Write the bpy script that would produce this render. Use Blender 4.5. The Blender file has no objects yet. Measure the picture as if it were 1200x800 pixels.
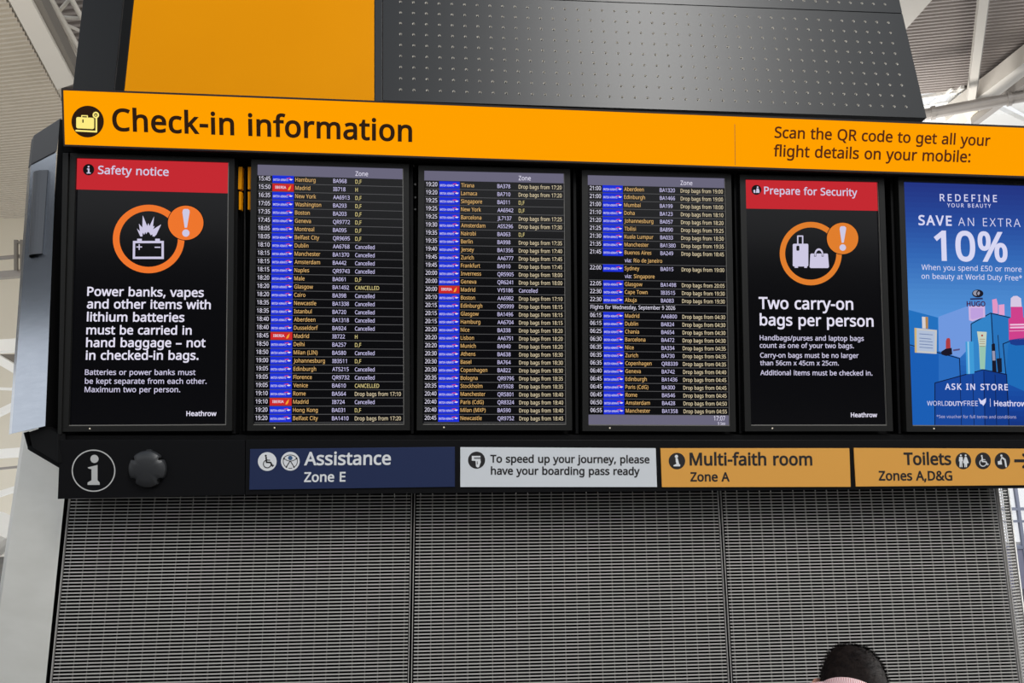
import bpy, bmesh, math, random
from mathutils import Vector, Matrix, noise
from mathutils.geometry import delaunay_2d_cdt

random.seed(7)
S = bpy.context.scene
COL = S.collection
PI = math.pi

# ------------------------------------------------------------------ camera
FPX = 870.0
PITCH, YAW, ROLL = math.radians(10.69), math.radians(4.6), math.radians(-0.39)
CAM = Vector((0, 0, 1.9))
F = Vector((math.sin(YAW) * math.cos(PITCH), math.cos(YAW) * math.cos(PITCH), math.sin(PITCH)))
_r0 = Vector((math.cos(YAW), -math.sin(YAW), 0))
_u0 = _r0.cross(F)
R = math.cos(ROLL) * _r0 + math.sin(ROLL) * _u0
U = -math.sin(ROLL) * _r0 + math.cos(ROLL) * _u0
cd = bpy.data.cameras.new('camera')
cd.sensor_width = 36
cd.lens = FPX / 1200 * 36
cd.clip_start = 0.05
cd.clip_end = 500
cam = bpy.data.objects.new('camera', cd)
COL.objects.link(cam)
M = Matrix((R, U, -F)).transposed().to_4x4()
M.translation = CAM
cam.matrix_world = M
S.camera = cam

# ------------------------------------------------------------------ light and exposure
S.view_settings.view_transform = 'Standard'
S.view_settings.look = 'None'
S.view_settings.exposure = 0.0
S.view_settings.gamma = 1.0
S.view_settings.use_curve_mapping = False
S.cycles.use_denoising = True
S.cycles.denoising_prefilter = 'ACCURATE'
S.cycles.max_bounces = 6
W = bpy.data.worlds.new('sky')
S.world = W
W.use_nodes = True
nt = W.node_tree
bg = nt.nodes['Background']
tc = nt.nodes.new('ShaderNodeTexCoord')
sx = nt.nodes.new('ShaderNodeSeparateXYZ')
rp = nt.nodes.new('ShaderNodeValToRGB')
mr = nt.nodes.new('ShaderNodeMapRange')
mr.inputs[1].default_value = -0.2
mr.inputs[2].default_value = 1.0
nt.links.new(tc.outputs['Generated'], sx.inputs[0])
nt.links.new(sx.outputs[2], mr.inputs[0])
nt.links.new(mr.outputs[0], rp.inputs[0])
rp.color_ramp.elements[0].color = (0.95, 0.97, 1.0, 1)
rp.color_ramp.elements[0].position = 0.55
rp.color_ramp.elements[1].color = (0.22, 0.29, 0.38, 1)
rp.color_ramp.elements[1].position = 0.72
nt.links.new(rp.outputs[0], bg.inputs[0])
bg.inputs[1].default_value = 1.0


def area_lamp(name, loc, target, sx_, sy_, power, color=(1, 1, 1)):
    d = bpy.data.lights.new(name, 'AREA')
    d.shape = 'RECTANGLE'
    d.size, d.size_y = sx_, sy_
    d.energy = power
    d.color = color
    o = bpy.data.objects.new(name, d)
    COL.objects.link(o)
    o.location = loc
    o.rotation_euler = (Vector(target) - Vector(loc)).to_track_quat('-Z', 'Y').to_euler()
    return o


# a roof light of the hall, high behind the camera
area_lamp('roof_light', (4.2, -7.0, 12.4), (0.9, 3.5, 3.0), 2.2, 8.0, 1500, (1.0, 0.98, 0.95))

# added lamps without fixtures, put in to brighten the underside of the roof
area_lamp('added_uplight', (-10, 10, 5.0), (-14, 22, 14), 5.0, 1.5, 680, (1.0, 0.95, 0.87))
area_lamp('added_uplight', (9, 8, 5.0), (11, 19, 14), 4.0, 1.5, 420, (1.0, 0.96, 0.9))
area_lamp('added_uplight', (13, 21, 9.0), (14, 23, 14), 3.0, 2.0, 500, (1.0, 0.98, 0.95))  # added to whiten the roof planes past the tube
# daylight of the glazed wall on the right
area_lamp('window_light', (10.5, 4.5, 3.6), (1.9, 4.0, 1.6), 3.0, 3.0, 700, (1.0, 0.99, 0.96))


# ------------------------------------------------------------------ helpers
def lin(c):
    return tuple((v / 255 / 12.92) if v <= 10 else ((v / 255 + 0.055) / 1.055) ** 2.4 for v in c)


def mat(name, rgb, rough=0.5, metal=0.0, spec=0.5, emit=None, strength=1.0):
    m = bpy.data.materials.new(name)
    m.use_nodes = True
    b = m.node_tree.nodes['Principled BSDF']
    b.inputs['Base Color'].default_value = (*lin(rgb), 1)
    b.inputs['Roughness'].default_value = rough
    b.inputs['Metallic'].default_value = metal
    b.inputs['Specular IOR Level'].default_value = spec
    if emit is not None:
        m.cycles.emission_sampling = 'NONE'      # faint emitters: found by bounces, not sampled as lamps
        b.inputs['Emission Color'].default_value = (*lin(emit), 1)
        b.inputs['Emission Strength'].default_value = strength
    return m


def mottle(m, rgb_a, rgb_b, scale, detail=4, bump=0.0, stretch=(1, 1, 1)):
    """procedural variation between two colours of the surface itself (wear, grain)"""
    t = m.node_tree
    b = t.nodes['Principled BSDF']
    c = t.nodes.new('ShaderNodeTexCoord')
    mp = t.nodes.new('ShaderNodeMapping')
    mp.inputs['Scale'].default_value = stretch
    n = t.nodes.new('ShaderNodeTexNoise')
    n.inputs['Scale'].default_value = scale
    n.inputs['Detail'].default_value = detail
    r = t.nodes.new('ShaderNodeValToRGB')
    r.color_ramp.elements[0].position = 0.3
    r.color_ramp.elements[1].position = 0.7
    r.color_ramp.elements[0].color = (*lin(rgb_a), 1)
    r.color_ramp.elements[1].color = (*lin(rgb_b), 1)
    t.links.new(c.outputs['Object'], mp.inputs[0])
    t.links.new(mp.outputs[0], n.inputs['Vector'])
    t.links.new(n.outputs['Fac'], r.inputs[0])
    t.links.new(r.outputs[0], b.inputs['Base Color'])
    if bump:
        bp = t.nodes.new('ShaderNodeBump')
        bp.inputs['Strength'].default_value = bump
        bp.inputs['Distance'].default_value = 0.01
        t.links.new(n.outputs['Fac'], bp.inputs['Height'])
        t.links.new(bp.outputs[0], b.inputs['Normal'])
    return m


def glow(name, rgb, k=1.0):
    return mat(name, (0, 0, 0), rough=0.6, spec=0.0, emit=rgb, strength=k)


def ray(px, py):
    return F + (px - 600) / FPX * R - (py - 400) / FPX * U


def at_depth(px, py, d):
    return CAM + ray(px, py) * d


def hz(px, py, z):
    """the point of the horizontal plane at height z seen at this pixel of the survey photograph"""
    d = ray(px, py)
    return CAM + d * ((z - CAM.z) / d.z)


class Plane:
    def __init__(self, p, right, up):
        self.p = Vector(p)
        self.r = Vector(right).normalized()
        self.u = Vector(up).normalized()
        self.n = self.u.cross(self.r) * -1          # towards the viewer
        if self.n.dot(CAM - self.p) < 0:
            self.n = -self.n

    def __call__(self, px, py, off=0.0):
        d = ray(px, py)
        o = self.p + self.n * off
        return CAM + d * ((o - CAM).dot(self.n) / d.dot(self.n))

    def shifted(self, off):
        return Plane(self.p + self.n * off, self.r, self.u)


def tilt(deg):
    a = math.radians(deg)
    return Vector((0, math.sin(a), math.cos(a)))


X = Vector((1, 0, 0))
PS = Plane(at_depth(600, 345, 3.44), X, tilt(-7.34))            # displays
PB = Plane(PS(600, 187, 0.07), X, tilt(-15.85))                 # orange banner
PP = Plane(PS(600, 525, 0.03), X, tilt(-5.56))                  # lower fascia
PG = Plane(PP(600, 584, -0.20), X, tilt(0))                     # louvre grilles
PU = Plane(PB(600, 126, -0.12), X, tilt(4.26))                  # upper cladding
WING = Vector((-0.76, 0.65, 0))
PW = Plane(PS(62, 330, -0.06), WING, tilt(-3.5))                # side wing going back to the left


class MB:
    """collects faces with material slots, builds ONE mesh object"""

    def __init__(self):
        self.v, self.f, self.m, self.mats = [], [], [], []

    def slot(self, m):
        if m not in self.mats:
            self.mats.append(m)
        return self.mats.index(m)

    def face(self, pts, m):
        k = len(self.v)
        self.v += [Vector(p) for p in pts]
        self.f.append(tuple(range(k, k + len(pts))))
        self.m.append(self.slot(m))

    def mesh(self, pts, faces, m):
        k = len(self.v)
        s = self.slot(m)
        self.v += [Vector(p) for p in pts]
        for f in faces:
            self.f.append(tuple(i + k for i in f))
            self.m.append(s)

    def prism(self, front, depth_vec, m):
        """closed solid: polygon front pushed along depth_vec"""
        n = len(front)
        back = [Vector(p) + depth_vec for p in front]
        fs = [tuple(range(n)), tuple(range(2 * n - 1, n - 1, -1))]
        fs += [(i, i + n, (i + 1) % n + n, (i + 1) % n) for i in range(n)]
        self.mesh(list(front) + back, fs, m)

    def tube(self, a, b, r, m, n=10, r2=None):
        a, b = Vector(a), Vector(b)
        r2 = r if r2 is None else r2
        d = (b - a).normalized()
        s = d.orthogonal().normalized()
        t = d.cross(s)
        A = [a + (s * math.cos(2 * PI * i / n) + t * math.sin(2 * PI * i / n)) * r for i in range(n)]
        B = [b + (s * math.cos(2 * PI * i / n) + t * math.sin(2 * PI * i / n)) * r2 for i in range(n)]
        fs = [(i, (i + 1) % n, (i + 1) % n + n, i + n) for i in range(n)] + [tuple(range(n - 1, -1, -1)), tuple(range(n, 2 * n))]
        self.mesh(A + B, fs, m)

    def beam(self, a, b, w, h, m, up=Vector((0, 0, 1))):
        a, b = Vector(a), Vector(b)
        d = (b - a).normalized()
        s = d.cross(up).normalized() * w / 2
        t = s.cross(d).normalized() * h / 2
        A = [a + s + t, a - s + t, a - s - t, a + s - t]
        self.prism(A, b - a, m)

    def build(self, name, parent=None, bevel=0.0, smooth=False, origin=None):
        o0 = Vector(origin) if origin is not None else (Vector((0, 0, 0)) if parent is None else Vector(parent['_o']))
        me = bpy.data.meshes.new(name)
        me.from_pydata([tuple(v - o0) for v in self.v], [], self.f)
        for m in self.mats:
            me.materials.append(m)
        for p, s in zip(me.polygons, self.m):
            p.material_index = s
            p.use_smooth = smooth
        me.validate()
        bm = bmesh.new()
        bm.from_mesh(me)
        bmesh.ops.remove_doubles(bm, verts=bm.verts, dist=1e-6) if bevel or smooth else None
        if bevel or smooth:
            bmesh.ops.recalc_face_normals(bm, faces=bm.faces)
        bm.to_mesh(me)
        bm.free()
        ob = bpy.data.objects.new(name, me)
        ob['_o'] = list(o0)
        COL.objects.link(ob)
        if parent is not None:
            ob.parent = parent
        else:
            ob.location = o0
        if bevel:
            bv = ob.modifiers.new('bevel', 'BEVEL')
            bv.width = bevel
            bv.segments = 2
            bv.limit_method = 'ANGLE'
        return ob


def thing(name, label, cat, origin, group=None):
    o = bpy.data.objects.new(name, None)
    COL.objects.link(o)
    o.location = origin
    o['_o'] = list(origin)
    o.empty_display_size = 0.1
    return tag(o, label, cat, group)


def tag(o, label, cat, group=None):
    o['label'] = label
    o['category'] = cat
    if group:
        o['group'] = group
    return o


def struct(o):
    o['kind'] = 'structure'
    return o


# ------------------------------------------------------------------ lettering: letter outlines of a humanist sans, 1000 units to the em
OUTLINES = {        # character code: (advance, closed outlines as x, y, x, y ...)
    65: (512, [[437, 0, 368, 177, 141, 177, 73, 0, 0, 0, 224, 575, 289, 575, 512, 0], [282, 415, 274, 438, 263, 473, 255, 500, 247, 468, 238, 438, 230, 415, 165, 241, 346, 241]]),
    66: (521, [[241, 573, 292, 571, 336, 565, 373, 555, 404, 541, 428, 522, 445, 497, 455, 467, 459, 431, 457, 409, 453, 389, 446, 371, 437, 354, 424, 340, 409, 328, 392, 317, 372, 309, 350, 304, 350, 300, 373, 295, 395, 288, 415, 279, 433, 267, 448, 253, 461, 236, 470, 215, 476, 191, 478, 163, 475, 130, 467, 100, 454, 74, 436, 52, 413, 33, 385, 19, 354, 8, 318, 2, 279, 0, 78, 0, 78, 573], [256, 329, 300, 331, 334, 339, 357, 352, 372, 371, 381, 394, 384, 423, 380, 451, 369, 474, 351, 490, 324, 502, 289, 509, 245, 511, 150, 511, 150, 329], [150, 269, 150, 61, 265, 61, 311, 64, 346, 74, 371, 91, 388, 112, 398, 138, 401, 168, 399, 188, 395, 205, 388, 221, 377, 235, 362, 247, 344, 256, 321, 263, 293, 267, 260, 269]]),
    67: (507, [[323, 517, 294, 516, 266, 510, 241, 502, 217, 490, 196, 474, 178, 456, 162, 434, 149, 410, 139, 383, 131, 353, 127, 321, 125, 286, 126, 252, 131, 220, 138, 191, 147, 164, 164, 132, 186, 105, 213, 83, 244, 68, 281, 58, 322, 55, 347, 56, 371, 58, 394, 62, 460, 78, 460, 15, 438, 8, 416, 2, 393, -2, 369, -6, 342, -7, 312, -8, 270, -6, 232, 1, 197, 12, 166, 28, 139, 48, 115, 72, 95, 99, 78, 131, 65, 165, 56, 203, 51, 244, 49, 287, 50, 319, 53, 349, 59, 378, 67, 406, 81, 440, 99, 471, 120, 499, 145, 523, 174, 543, 206, 559, 242, 571, 281, 578, 324, 581, 353, 580, 381, 577, 409, 572, 435, 565, 460, 557, 482, 547, 453, 486, 394, 508, 372, 513, 348, 516]]),
    68: (585, [[536, 292, 534, 246, 528, 203, 516, 165, 501, 131, 481, 100, 457, 74, 430, 51, 399, 33, 364, 18, 325, 8, 283, 2, 237, 0, 78, 0, 78, 573, 254, 573, 296, 571, 335, 565, 371, 555, 404, 540, 434, 523, 460, 501, 483, 475, 502, 446, 517, 413, 528, 377, 534, 336], [460, 289, 459, 326, 454, 359, 446, 388, 435, 415, 416, 444, 391, 469, 361, 487, 327, 500, 287, 508, 244, 511, 150, 511, 150, 62, 228, 62, 282, 65, 329, 76, 369, 94, 402, 119, 428, 151, 446, 190, 457, 236]]),
    69: (446, [[398, 0, 78, 0, 78, 573, 398, 573, 398, 509, 150, 509, 150, 330, 383, 330, 383, 268, 150, 268, 150, 63, 398, 63]]),
    70: (416, [[150, 0, 78, 0, 78, 573, 398, 573, 398, 509, 150, 509, 150, 306, 383, 306, 383, 243, 150, 243]]),
    71: (584, [[326, 302, 524, 302, 524, 22, 493, 12, 462, 5, 431, -1, 398, -5, 362, -7, 323, -8, 280, -6, 241, 1, 205, 12, 173, 28, 145, 47, 120, 71, 98, 98, 81, 130, 67, 164, 57, 202, 51, 243, 49, 286, 51, 330, 58, 370, 69, 407, 84, 442, 104, 473, 127, 500, 154, 524, 186, 544, 220, 560, 259, 571, 300, 578, 346, 581, 377, 580, 407, 577, 437, 572, 465, 565, 491, 557, 516, 547, 489, 484, 468, 493, 445, 501, 421, 508, 395, 513, 369, 516, 342, 517, 309, 515, 278, 510, 250, 501, 225, 489, 195, 468, 170, 441, 150, 409, 139, 382, 131, 353, 126, 321, 124, 286, 126, 253, 130, 222, 137, 193, 146, 166, 164, 133, 187, 106, 216, 84, 241, 71, 270, 62, 303, 56, 340, 55, 404, 59, 452, 68, 452, 238, 326, 238]]),
    72: (594, [[516, 0, 443, 0, 443, 267, 150, 267, 150, 0, 78, 0, 78, 573, 150, 573, 150, 330, 443, 330, 443, 573, 516, 573]]),
    73: (272, [[239, 0, 32, 0, 32, 42, 99, 57, 99, 515, 32, 531, 32, 573, 239, 573, 239, 531, 172, 515, 172, 57, 239, 42]]),
    74: (219, [[-3, -152, -37, -150, -63, -142, -63, -81, -35, -87, -5, -89, 15, -87, 33, -81, 45, -74, 54, -65, 63, -53, 69, -38, 73, -19, 74, 3, 74, 573, 146, 573, 146, 9, 144, -26, 138, -56, 128, -82, 114, -104, 96, -122, 75, -135, 52, -145, 25, -150]]),
    75: (496, [[496, 0, 411, 0, 209, 273, 150, 222, 150, 0, 78, 0, 78, 573, 150, 573, 150, 290, 199, 345, 249, 399, 403, 573, 488, 573, 261, 323]]),
    76: (420, [[78, 0, 78, 573, 150, 573, 150, 64, 400, 64, 400, 0]]),
    77: (727, [[330, 0, 142, 502, 139, 502, 142, 461, 144, 407, 144, 347, 144, 0, 78, 0, 78, 573, 184, 573, 361, 103, 364, 103, 544, 573, 650, 573, 650, 0, 578, 0, 578, 352, 579, 408, 581, 460, 584, 501, 581, 501, 390, 0]]),
    78: (609, [[532, 0, 447, 0, 141, 476, 138, 476, 141, 432, 143, 378, 144, 320, 144, 0, 78, 0, 78, 573, 161, 573, 467, 99, 470, 99, 468, 137, 466, 193, 464, 249, 464, 573, 532, 573]]),
    79: (626, [[577, 287, 576, 255, 573, 224, 568, 194, 561, 166, 547, 132, 531, 101, 510, 73, 486, 49, 459, 29, 428, 13, 393, 1, 355, -6, 314, -8, 271, -6, 232, 1, 196, 13, 165, 29, 138, 49, 114, 73, 94, 101, 78, 132, 65, 167, 58, 195, 53, 224, 50, 255, 49, 288, 51, 331, 56, 370, 65, 408, 78, 442, 94, 473, 114, 500, 138, 524, 166, 545, 197, 561, 232, 572, 271, 579, 314, 581, 356, 579, 393, 572, 428, 561, 459, 545, 486, 525, 510, 501, 530, 473, 547, 442, 560, 408, 570, 370, 576, 330], [125, 287, 126, 252, 130, 220, 136, 190, 145, 163, 161, 131, 182, 104, 207, 83, 238, 67, 273, 58, 314, 55, 354, 58, 390, 67, 420, 83, 445, 104, 465, 131, 481, 163, 490, 190, 496, 220, 500, 252, 501, 287, 498, 338, 490, 384, 476, 423, 456, 457, 431, 484, 398, 503, 360, 514, 314, 518, 274, 515, 238, 506, 207, 490, 182, 469, 161, 443, 145, 411, 136, 384, 130, 354, 126, 322]]),
    80: (485, [[229, 573, 282, 570, 326, 562, 363, 548, 393, 528, 415, 504, 431, 475, 441, 442, 444, 404, 443, 381, 439, 358, 433, 336, 423, 316, 411, 296, 395, 278, 375, 262, 351, 249, 324, 238, 292, 230, 256, 225, 216, 223, 150, 223, 150, 0, 78, 0, 78, 573], [223, 511, 150, 511, 150, 285, 208, 285, 242, 286, 272, 290, 298, 296, 320, 306, 338, 318, 352, 334, 362, 352, 368, 375, 370, 401, 366, 435, 354, 462, 334, 484, 306, 499, 269, 508]]),
    81: (626, [[577, 287, 576, 253, 573, 221, 567, 190, 559, 160, 544, 124, 525, 92, 503, 64, 476, 40, 445, 21, 411, 6, 548, -136, 444, -136, 334, -7, 324, -8, 314, -8, 271, -6, 232, 1, 196, 13, 165, 29, 138, 49, 114, 73, 94, 101, 78, 132, 65, 167, 58, 195, 53, 224, 50, 255, 49, 288, 51, 331, 56, 370, 65, 408, 78, 442, 94, 473, 114, 500, 138, 524, 166, 545, 197, 561, 232, 572, 271, 579, 314, 581, 356, 579, 393, 572, 428, 561, 459, 545, 486, 525, 510, 501, 530, 473, 547, 442, 560, 408, 570, 370, 576, 330], [125, 287, 126, 252, 130, 220, 136, 190, 145, 163, 161, 131, 182, 104, 207, 83, 238, 67, 273, 58, 314, 55, 354, 58, 390, 67, 420, 83, 445, 104, 465, 131, 481, 163, 490, 190, 496, 220, 500, 252, 501, 287, 498, 338, 490, 384, 476, 423, 456, 457, 431, 484, 398, 503, 360, 514, 314, 518, 274, 515, 238, 506, 207, 490, 182, 469, 161, 443, 145, 411, 136, 384, 130, 354, 126, 322]]),
    82: (499, [[236, 573, 281, 571, 320, 565, 353, 555, 381, 540, 404, 522, 422, 500, 434, 474, 442, 444, 444, 410, 442, 381, 437, 356, 427, 334, 415, 315, 401, 298, 385, 285, 367, 274, 349, 264, 330, 257, 487, 0, 403, 0, 264, 237, 150, 237, 150, 0, 78, 0, 78, 573], [232, 510, 150, 510, 150, 298, 236, 298, 278, 301, 312, 310, 338, 325, 355, 347, 366, 374, 370, 407, 368, 430, 363, 450, 355, 467, 343, 480, 328, 491, 310, 500, 287, 505, 261, 509]]),
    83: (440, [[403, 153, 400, 121, 392, 92, 378, 66, 359, 44, 335, 26, 307, 11, 274, 1, 238, -6, 198, -8, 137, -5, 83, 4, 41, 19, 41, 88, 62, 80, 86, 72, 113, 65, 142, 59, 171, 56, 201, 55, 228, 56, 252, 60, 273, 66, 290, 74, 305, 85, 316, 98, 324, 113, 329, 129, 330, 147, 329, 164, 325, 180, 318, 194, 308, 207, 295, 218, 277, 230, 255, 241, 228, 252, 196, 265, 131, 294, 114, 305, 98, 317, 85, 330, 74, 344, 65, 359, 57, 375, 52, 393, 49, 413, 48, 435, 51, 464, 58, 490, 71, 513, 89, 533, 110, 550, 136, 563, 165, 573, 197, 579, 231, 581, 262, 580, 290, 577, 318, 572, 343, 565, 367, 558, 389, 549, 366, 487, 302, 508, 278, 513, 254, 516, 229, 517, 207, 516, 187, 513, 169, 507, 155, 499, 142, 489, 133, 478, 126, 464, 122, 450, 121, 434, 122, 416, 126, 400, 133, 386, 143, 373, 156, 362, 172, 351, 193, 341, 217, 330, 246, 318, 278, 306, 307, 293, 332, 279, 353, 264, 371, 247, 385, 228, 395, 206, 401, 181]]),
    84: (446, [[259, 0, 187, 0, 187, 509, 8, 509, 8, 573, 437, 573, 437, 509, 259, 509]]),
    85: (586, [[513, 202, 511, 164, 503, 128, 489, 95, 470, 65, 446, 40, 416, 20, 389, 8, 360, -1, 327, -6, 290, -8, 240, -4, 196, 7, 159, 25, 128, 50, 104, 82, 86, 118, 76, 158, 72, 204, 72, 573, 144, 573, 144, 201, 148, 158, 161, 122, 182, 93, 211, 72, 248, 59, 294, 55, 327, 57, 355, 63, 379, 73, 399, 88, 415, 105, 427, 126, 435, 149, 440, 174, 442, 202, 442, 573, 513, 573]]),
    86: (481, [[481, 573, 277, 0, 204, 0, 0, 573, 75, 573, 204, 205, 220, 160, 231, 119, 241, 80, 250, 119, 262, 161, 277, 207, 405, 573]]),
    87: (746, [[735, 573, 583, 0, 510, 0, 399, 375, 389, 410, 380, 443, 373, 471, 370, 488, 367, 471, 361, 443, 352, 409, 342, 373, 234, 0, 161, 0, 10, 573, 85, 573, 174, 223, 183, 186, 190, 151, 196, 118, 201, 87, 206, 119, 213, 154, 222, 191, 232, 227, 333, 573, 407, 573, 512, 225, 523, 187, 532, 151, 538, 117, 544, 87, 550, 129, 560, 175, 572, 224, 660, 573]]),
    88: (470, [[467, 0, 385, 0, 233, 249, 79, 0, 3, 0, 193, 298, 15, 573, 95, 573, 236, 348, 377, 573, 453, 573, 276, 300]]),
    89: (454, [[227, 291, 376, 573, 454, 573, 263, 222, 263, 0, 191, 0, 191, 219, 0, 573, 79, 573]]),
    90: (459, [[427, 0, 30, 0, 30, 55, 332, 508, 40, 508, 40, 573, 419, 573, 419, 518, 118, 64, 427, 64]]),
    97: (450, [[231, 437, 268, 435, 299, 428, 326, 418, 347, 403, 368, 375, 381, 338, 385, 293, 385, 0, 334, 0, 320, 61, 317, 61, 304, 46, 292, 33, 279, 22, 265, 13, 250, 5, 234, -1, 216, -5, 195, -7, 172, -8, 148, -7, 124, -2, 103, 6, 84, 16, 68, 30, 55, 48, 45, 68, 39, 92, 37, 119, 43, 159, 59, 192, 87, 219, 116, 234, 152, 245, 194, 253, 243, 257, 316, 259, 316, 285, 313, 317, 306, 342, 293, 359, 275, 371, 253, 378, 227, 380, 205, 379, 183, 376, 163, 370, 106, 347, 84, 400, 104, 410, 126, 419, 151, 426, 177, 432, 204, 436], [252, 208, 204, 203, 167, 195, 141, 182, 124, 165, 113, 144, 110, 119, 112, 97, 120, 79, 132, 66, 148, 56, 167, 51, 188, 49, 223, 52, 253, 62, 279, 79, 299, 103, 311, 134, 315, 172, 315, 210]]),
    98: (493, [[139, 461, 138, 410, 135, 373, 139, 373, 153, 390, 169, 405, 189, 419, 213, 429, 240, 435, 272, 437, 310, 434, 344, 423, 374, 406, 401, 381, 422, 350, 437, 312, 446, 267, 449, 215, 448, 180, 444, 147, 437, 118, 427, 91, 410, 61, 390, 36, 365, 17, 337, 3, 306, -5, 272, -8, 240, -6, 213, 0, 189, 10, 169, 24, 153, 38, 139, 55, 133, 55, 119, 0, 68, 0, 68, 609, 139, 609], [260, 379, 231, 377, 207, 371, 188, 361, 172, 348, 159, 330, 150, 308, 144, 282, 140, 252, 139, 217, 139, 214, 140, 177, 145, 144, 153, 116, 165, 93, 187, 69, 219, 55, 261, 51, 297, 55, 325, 69, 348, 93, 360, 117, 369, 145, 374, 178, 376, 216, 374, 254, 369, 287, 360, 315, 348, 338, 325, 360, 296, 374]]),
    99: (385, [[241, -8, 204, -5, 170, 2, 139, 15, 112, 34, 88, 58, 69, 87, 58, 114, 50, 143, 46, 176, 44, 213, 46, 250, 51, 284, 59, 315, 71, 342, 90, 372, 114, 396, 142, 415, 174, 428, 208, 435, 245, 438, 267, 437, 288, 435, 309, 431, 328, 426, 344, 421, 358, 415, 337, 356, 292, 370, 244, 376, 217, 374, 193, 368, 172, 358, 155, 343, 141, 325, 131, 303, 123, 277, 119, 247, 117, 213, 119, 181, 123, 152, 131, 126, 141, 104, 155, 86, 172, 71, 191, 61, 214, 55, 240, 53, 262, 54, 283, 56, 302, 60, 351, 78, 351, 15, 336, 8, 320, 3, 304, -2, 285, -5, 264, -7]]),
    100: (493, [[221, -8, 182, -5, 148, 6, 118, 23, 92, 48, 71, 79, 56, 117, 47, 162, 44, 214, 47, 266, 56, 311, 71, 350, 93, 381, 119, 406, 149, 424, 183, 434, 221, 438, 243, 437, 262, 434, 280, 429, 296, 423, 310, 416, 323, 407, 335, 397, 345, 386, 354, 374, 359, 374, 356, 405, 354, 438, 354, 609, 425, 609, 425, 0, 368, 0, 358, 58, 354, 58, 345, 46, 335, 35, 323, 24, 310, 15, 296, 7, 279, 1, 262, -4, 242, -7], [232, 51, 273, 55, 305, 67, 328, 88, 343, 117, 352, 154, 355, 200, 355, 213, 354, 251, 349, 284, 340, 313, 329, 336, 306, 360, 274, 375, 231, 379, 196, 374, 168, 359, 146, 334, 133, 309, 124, 281, 119, 249, 117, 213, 119, 176, 124, 144, 133, 116, 146, 93, 168, 69, 197, 55]]),
    101: (452, [[234, 438, 269, 435, 301, 427, 329, 414, 354, 396, 374, 373, 390, 346, 402, 315, 409, 281, 411, 244, 411, 201, 117, 201, 122, 157, 134, 119, 154, 90, 181, 69, 215, 56, 254, 52, 280, 53, 305, 56, 327, 60, 392, 82, 392, 20, 370, 11, 349, 4, 327, -1, 304, -5, 279, -7, 251, -8, 212, -5, 176, 3, 143, 17, 114, 36, 90, 61, 70, 91, 59, 117, 51, 146, 46, 177, 44, 212, 46, 246, 50, 277, 57, 306, 68, 333, 86, 364, 108, 390, 134, 411, 164, 426, 198, 435], [233, 380, 202, 377, 175, 366, 154, 348, 137, 323, 125, 293, 119, 257, 338, 257, 336, 281, 333, 302, 326, 322, 318, 338, 306, 353, 292, 364, 276, 373, 256, 378]]),
    102: (276, [[266, 375, 158, 375, 158, 0, 87, 0, 87, 375, 12, 375, 12, 408, 87, 432, 87, 457, 89, 492, 95, 522, 104, 547, 116, 568, 132, 585, 152, 597, 174, 606, 199, 612, 227, 613, 274, 609, 310, 599, 292, 544, 262, 552, 228, 556, 206, 553, 189, 545, 175, 532, 166, 513, 160, 489, 158, 458, 158, 430, 266, 430]]),
    103: (493, [[221, 438, 248, 436, 273, 431, 297, 422, 319, 409, 338, 393, 355, 373, 359, 373, 369, 430, 425, 430, 425, -7, 423, -46, 416, -80, 404, -109, 388, -135, 367, -155, 341, -172, 310, -183, 274, -190, 233, -192, 202, -192, 174, -189, 147, -186, 122, -180, 99, -174, 78, -165, 78, -100, 99, -110, 123, -118, 149, -125, 177, -130, 206, -133, 237, -134, 271, -130, 300, -119, 324, -101, 341, -77, 352, -48, 355, -13, 355, 4, 356, 32, 358, 57, 354, 57, 338, 37, 320, 21, 299, 8, 275, -1, 250, -6, 221, -8, 182, -4, 147, 7, 117, 25, 91, 51, 70, 83, 56, 121, 47, 164, 44, 214, 47, 263, 56, 306, 70, 344, 91, 377, 117, 404, 147, 423, 181, 434], [230, 379, 207, 376, 187, 370, 169, 359, 153, 344, 140, 326, 130, 303, 123, 277, 119, 247, 117, 213, 119, 176, 124, 143, 134, 115, 146, 92, 169, 68, 197, 54, 232, 50, 253, 51, 271, 53, 288, 58, 303, 65, 315, 74, 326, 85, 336, 98, 343, 113, 349, 131, 353, 151, 355, 173, 356, 197, 356, 214, 355, 251, 350, 282, 343, 309, 332, 331, 319, 348, 302, 362, 281, 371, 257, 377]]),
    104: (496, [[139, 431, 138, 399, 135, 370, 140, 370, 149, 385, 161, 397, 174, 407, 188, 416, 204, 424, 221, 429, 238, 434, 255, 436, 273, 437, 306, 435, 335, 430, 360, 421, 382, 408, 399, 391, 413, 370, 423, 344, 429, 314, 431, 280, 431, 0, 361, 0, 361, 275, 358, 307, 351, 333, 338, 353, 319, 367, 295, 376, 265, 379, 235, 377, 210, 370, 189, 360, 173, 347, 160, 329, 150, 308, 144, 283, 140, 254, 139, 222, 139, 0, 68, 0, 68, 609, 139, 609]]),
    105: (207, [[139, 430, 139, 0, 68, 0, 68, 430], [104, 591, 119, 588, 133, 580, 142, 566, 145, 546, 142, 526, 133, 512, 119, 504, 104, 501, 88, 504, 75, 512, 66, 526, 63, 546, 66, 566, 75, 580, 88, 588]]),
    106: (207, [[18, -192, -18, -190, -44, -183, -44, -126, -19, -132, 9, -134, 25, -132, 39, -128, 51, -120, 61, -108, 66, -90, 68, -67, 68, 430, 139, 430, 139, -64, 137, -90, 133, -113, 126, -133, 116, -151, 103, -166, 87, -177, 67, -186, 44, -191], [63, 546, 66, 566, 75, 580, 88, 588, 104, 591, 119, 588, 133, 580, 142, 566, 145, 546, 142, 526, 133, 512, 119, 504, 104, 501, 88, 504, 75, 512, 66, 526]]),
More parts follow.
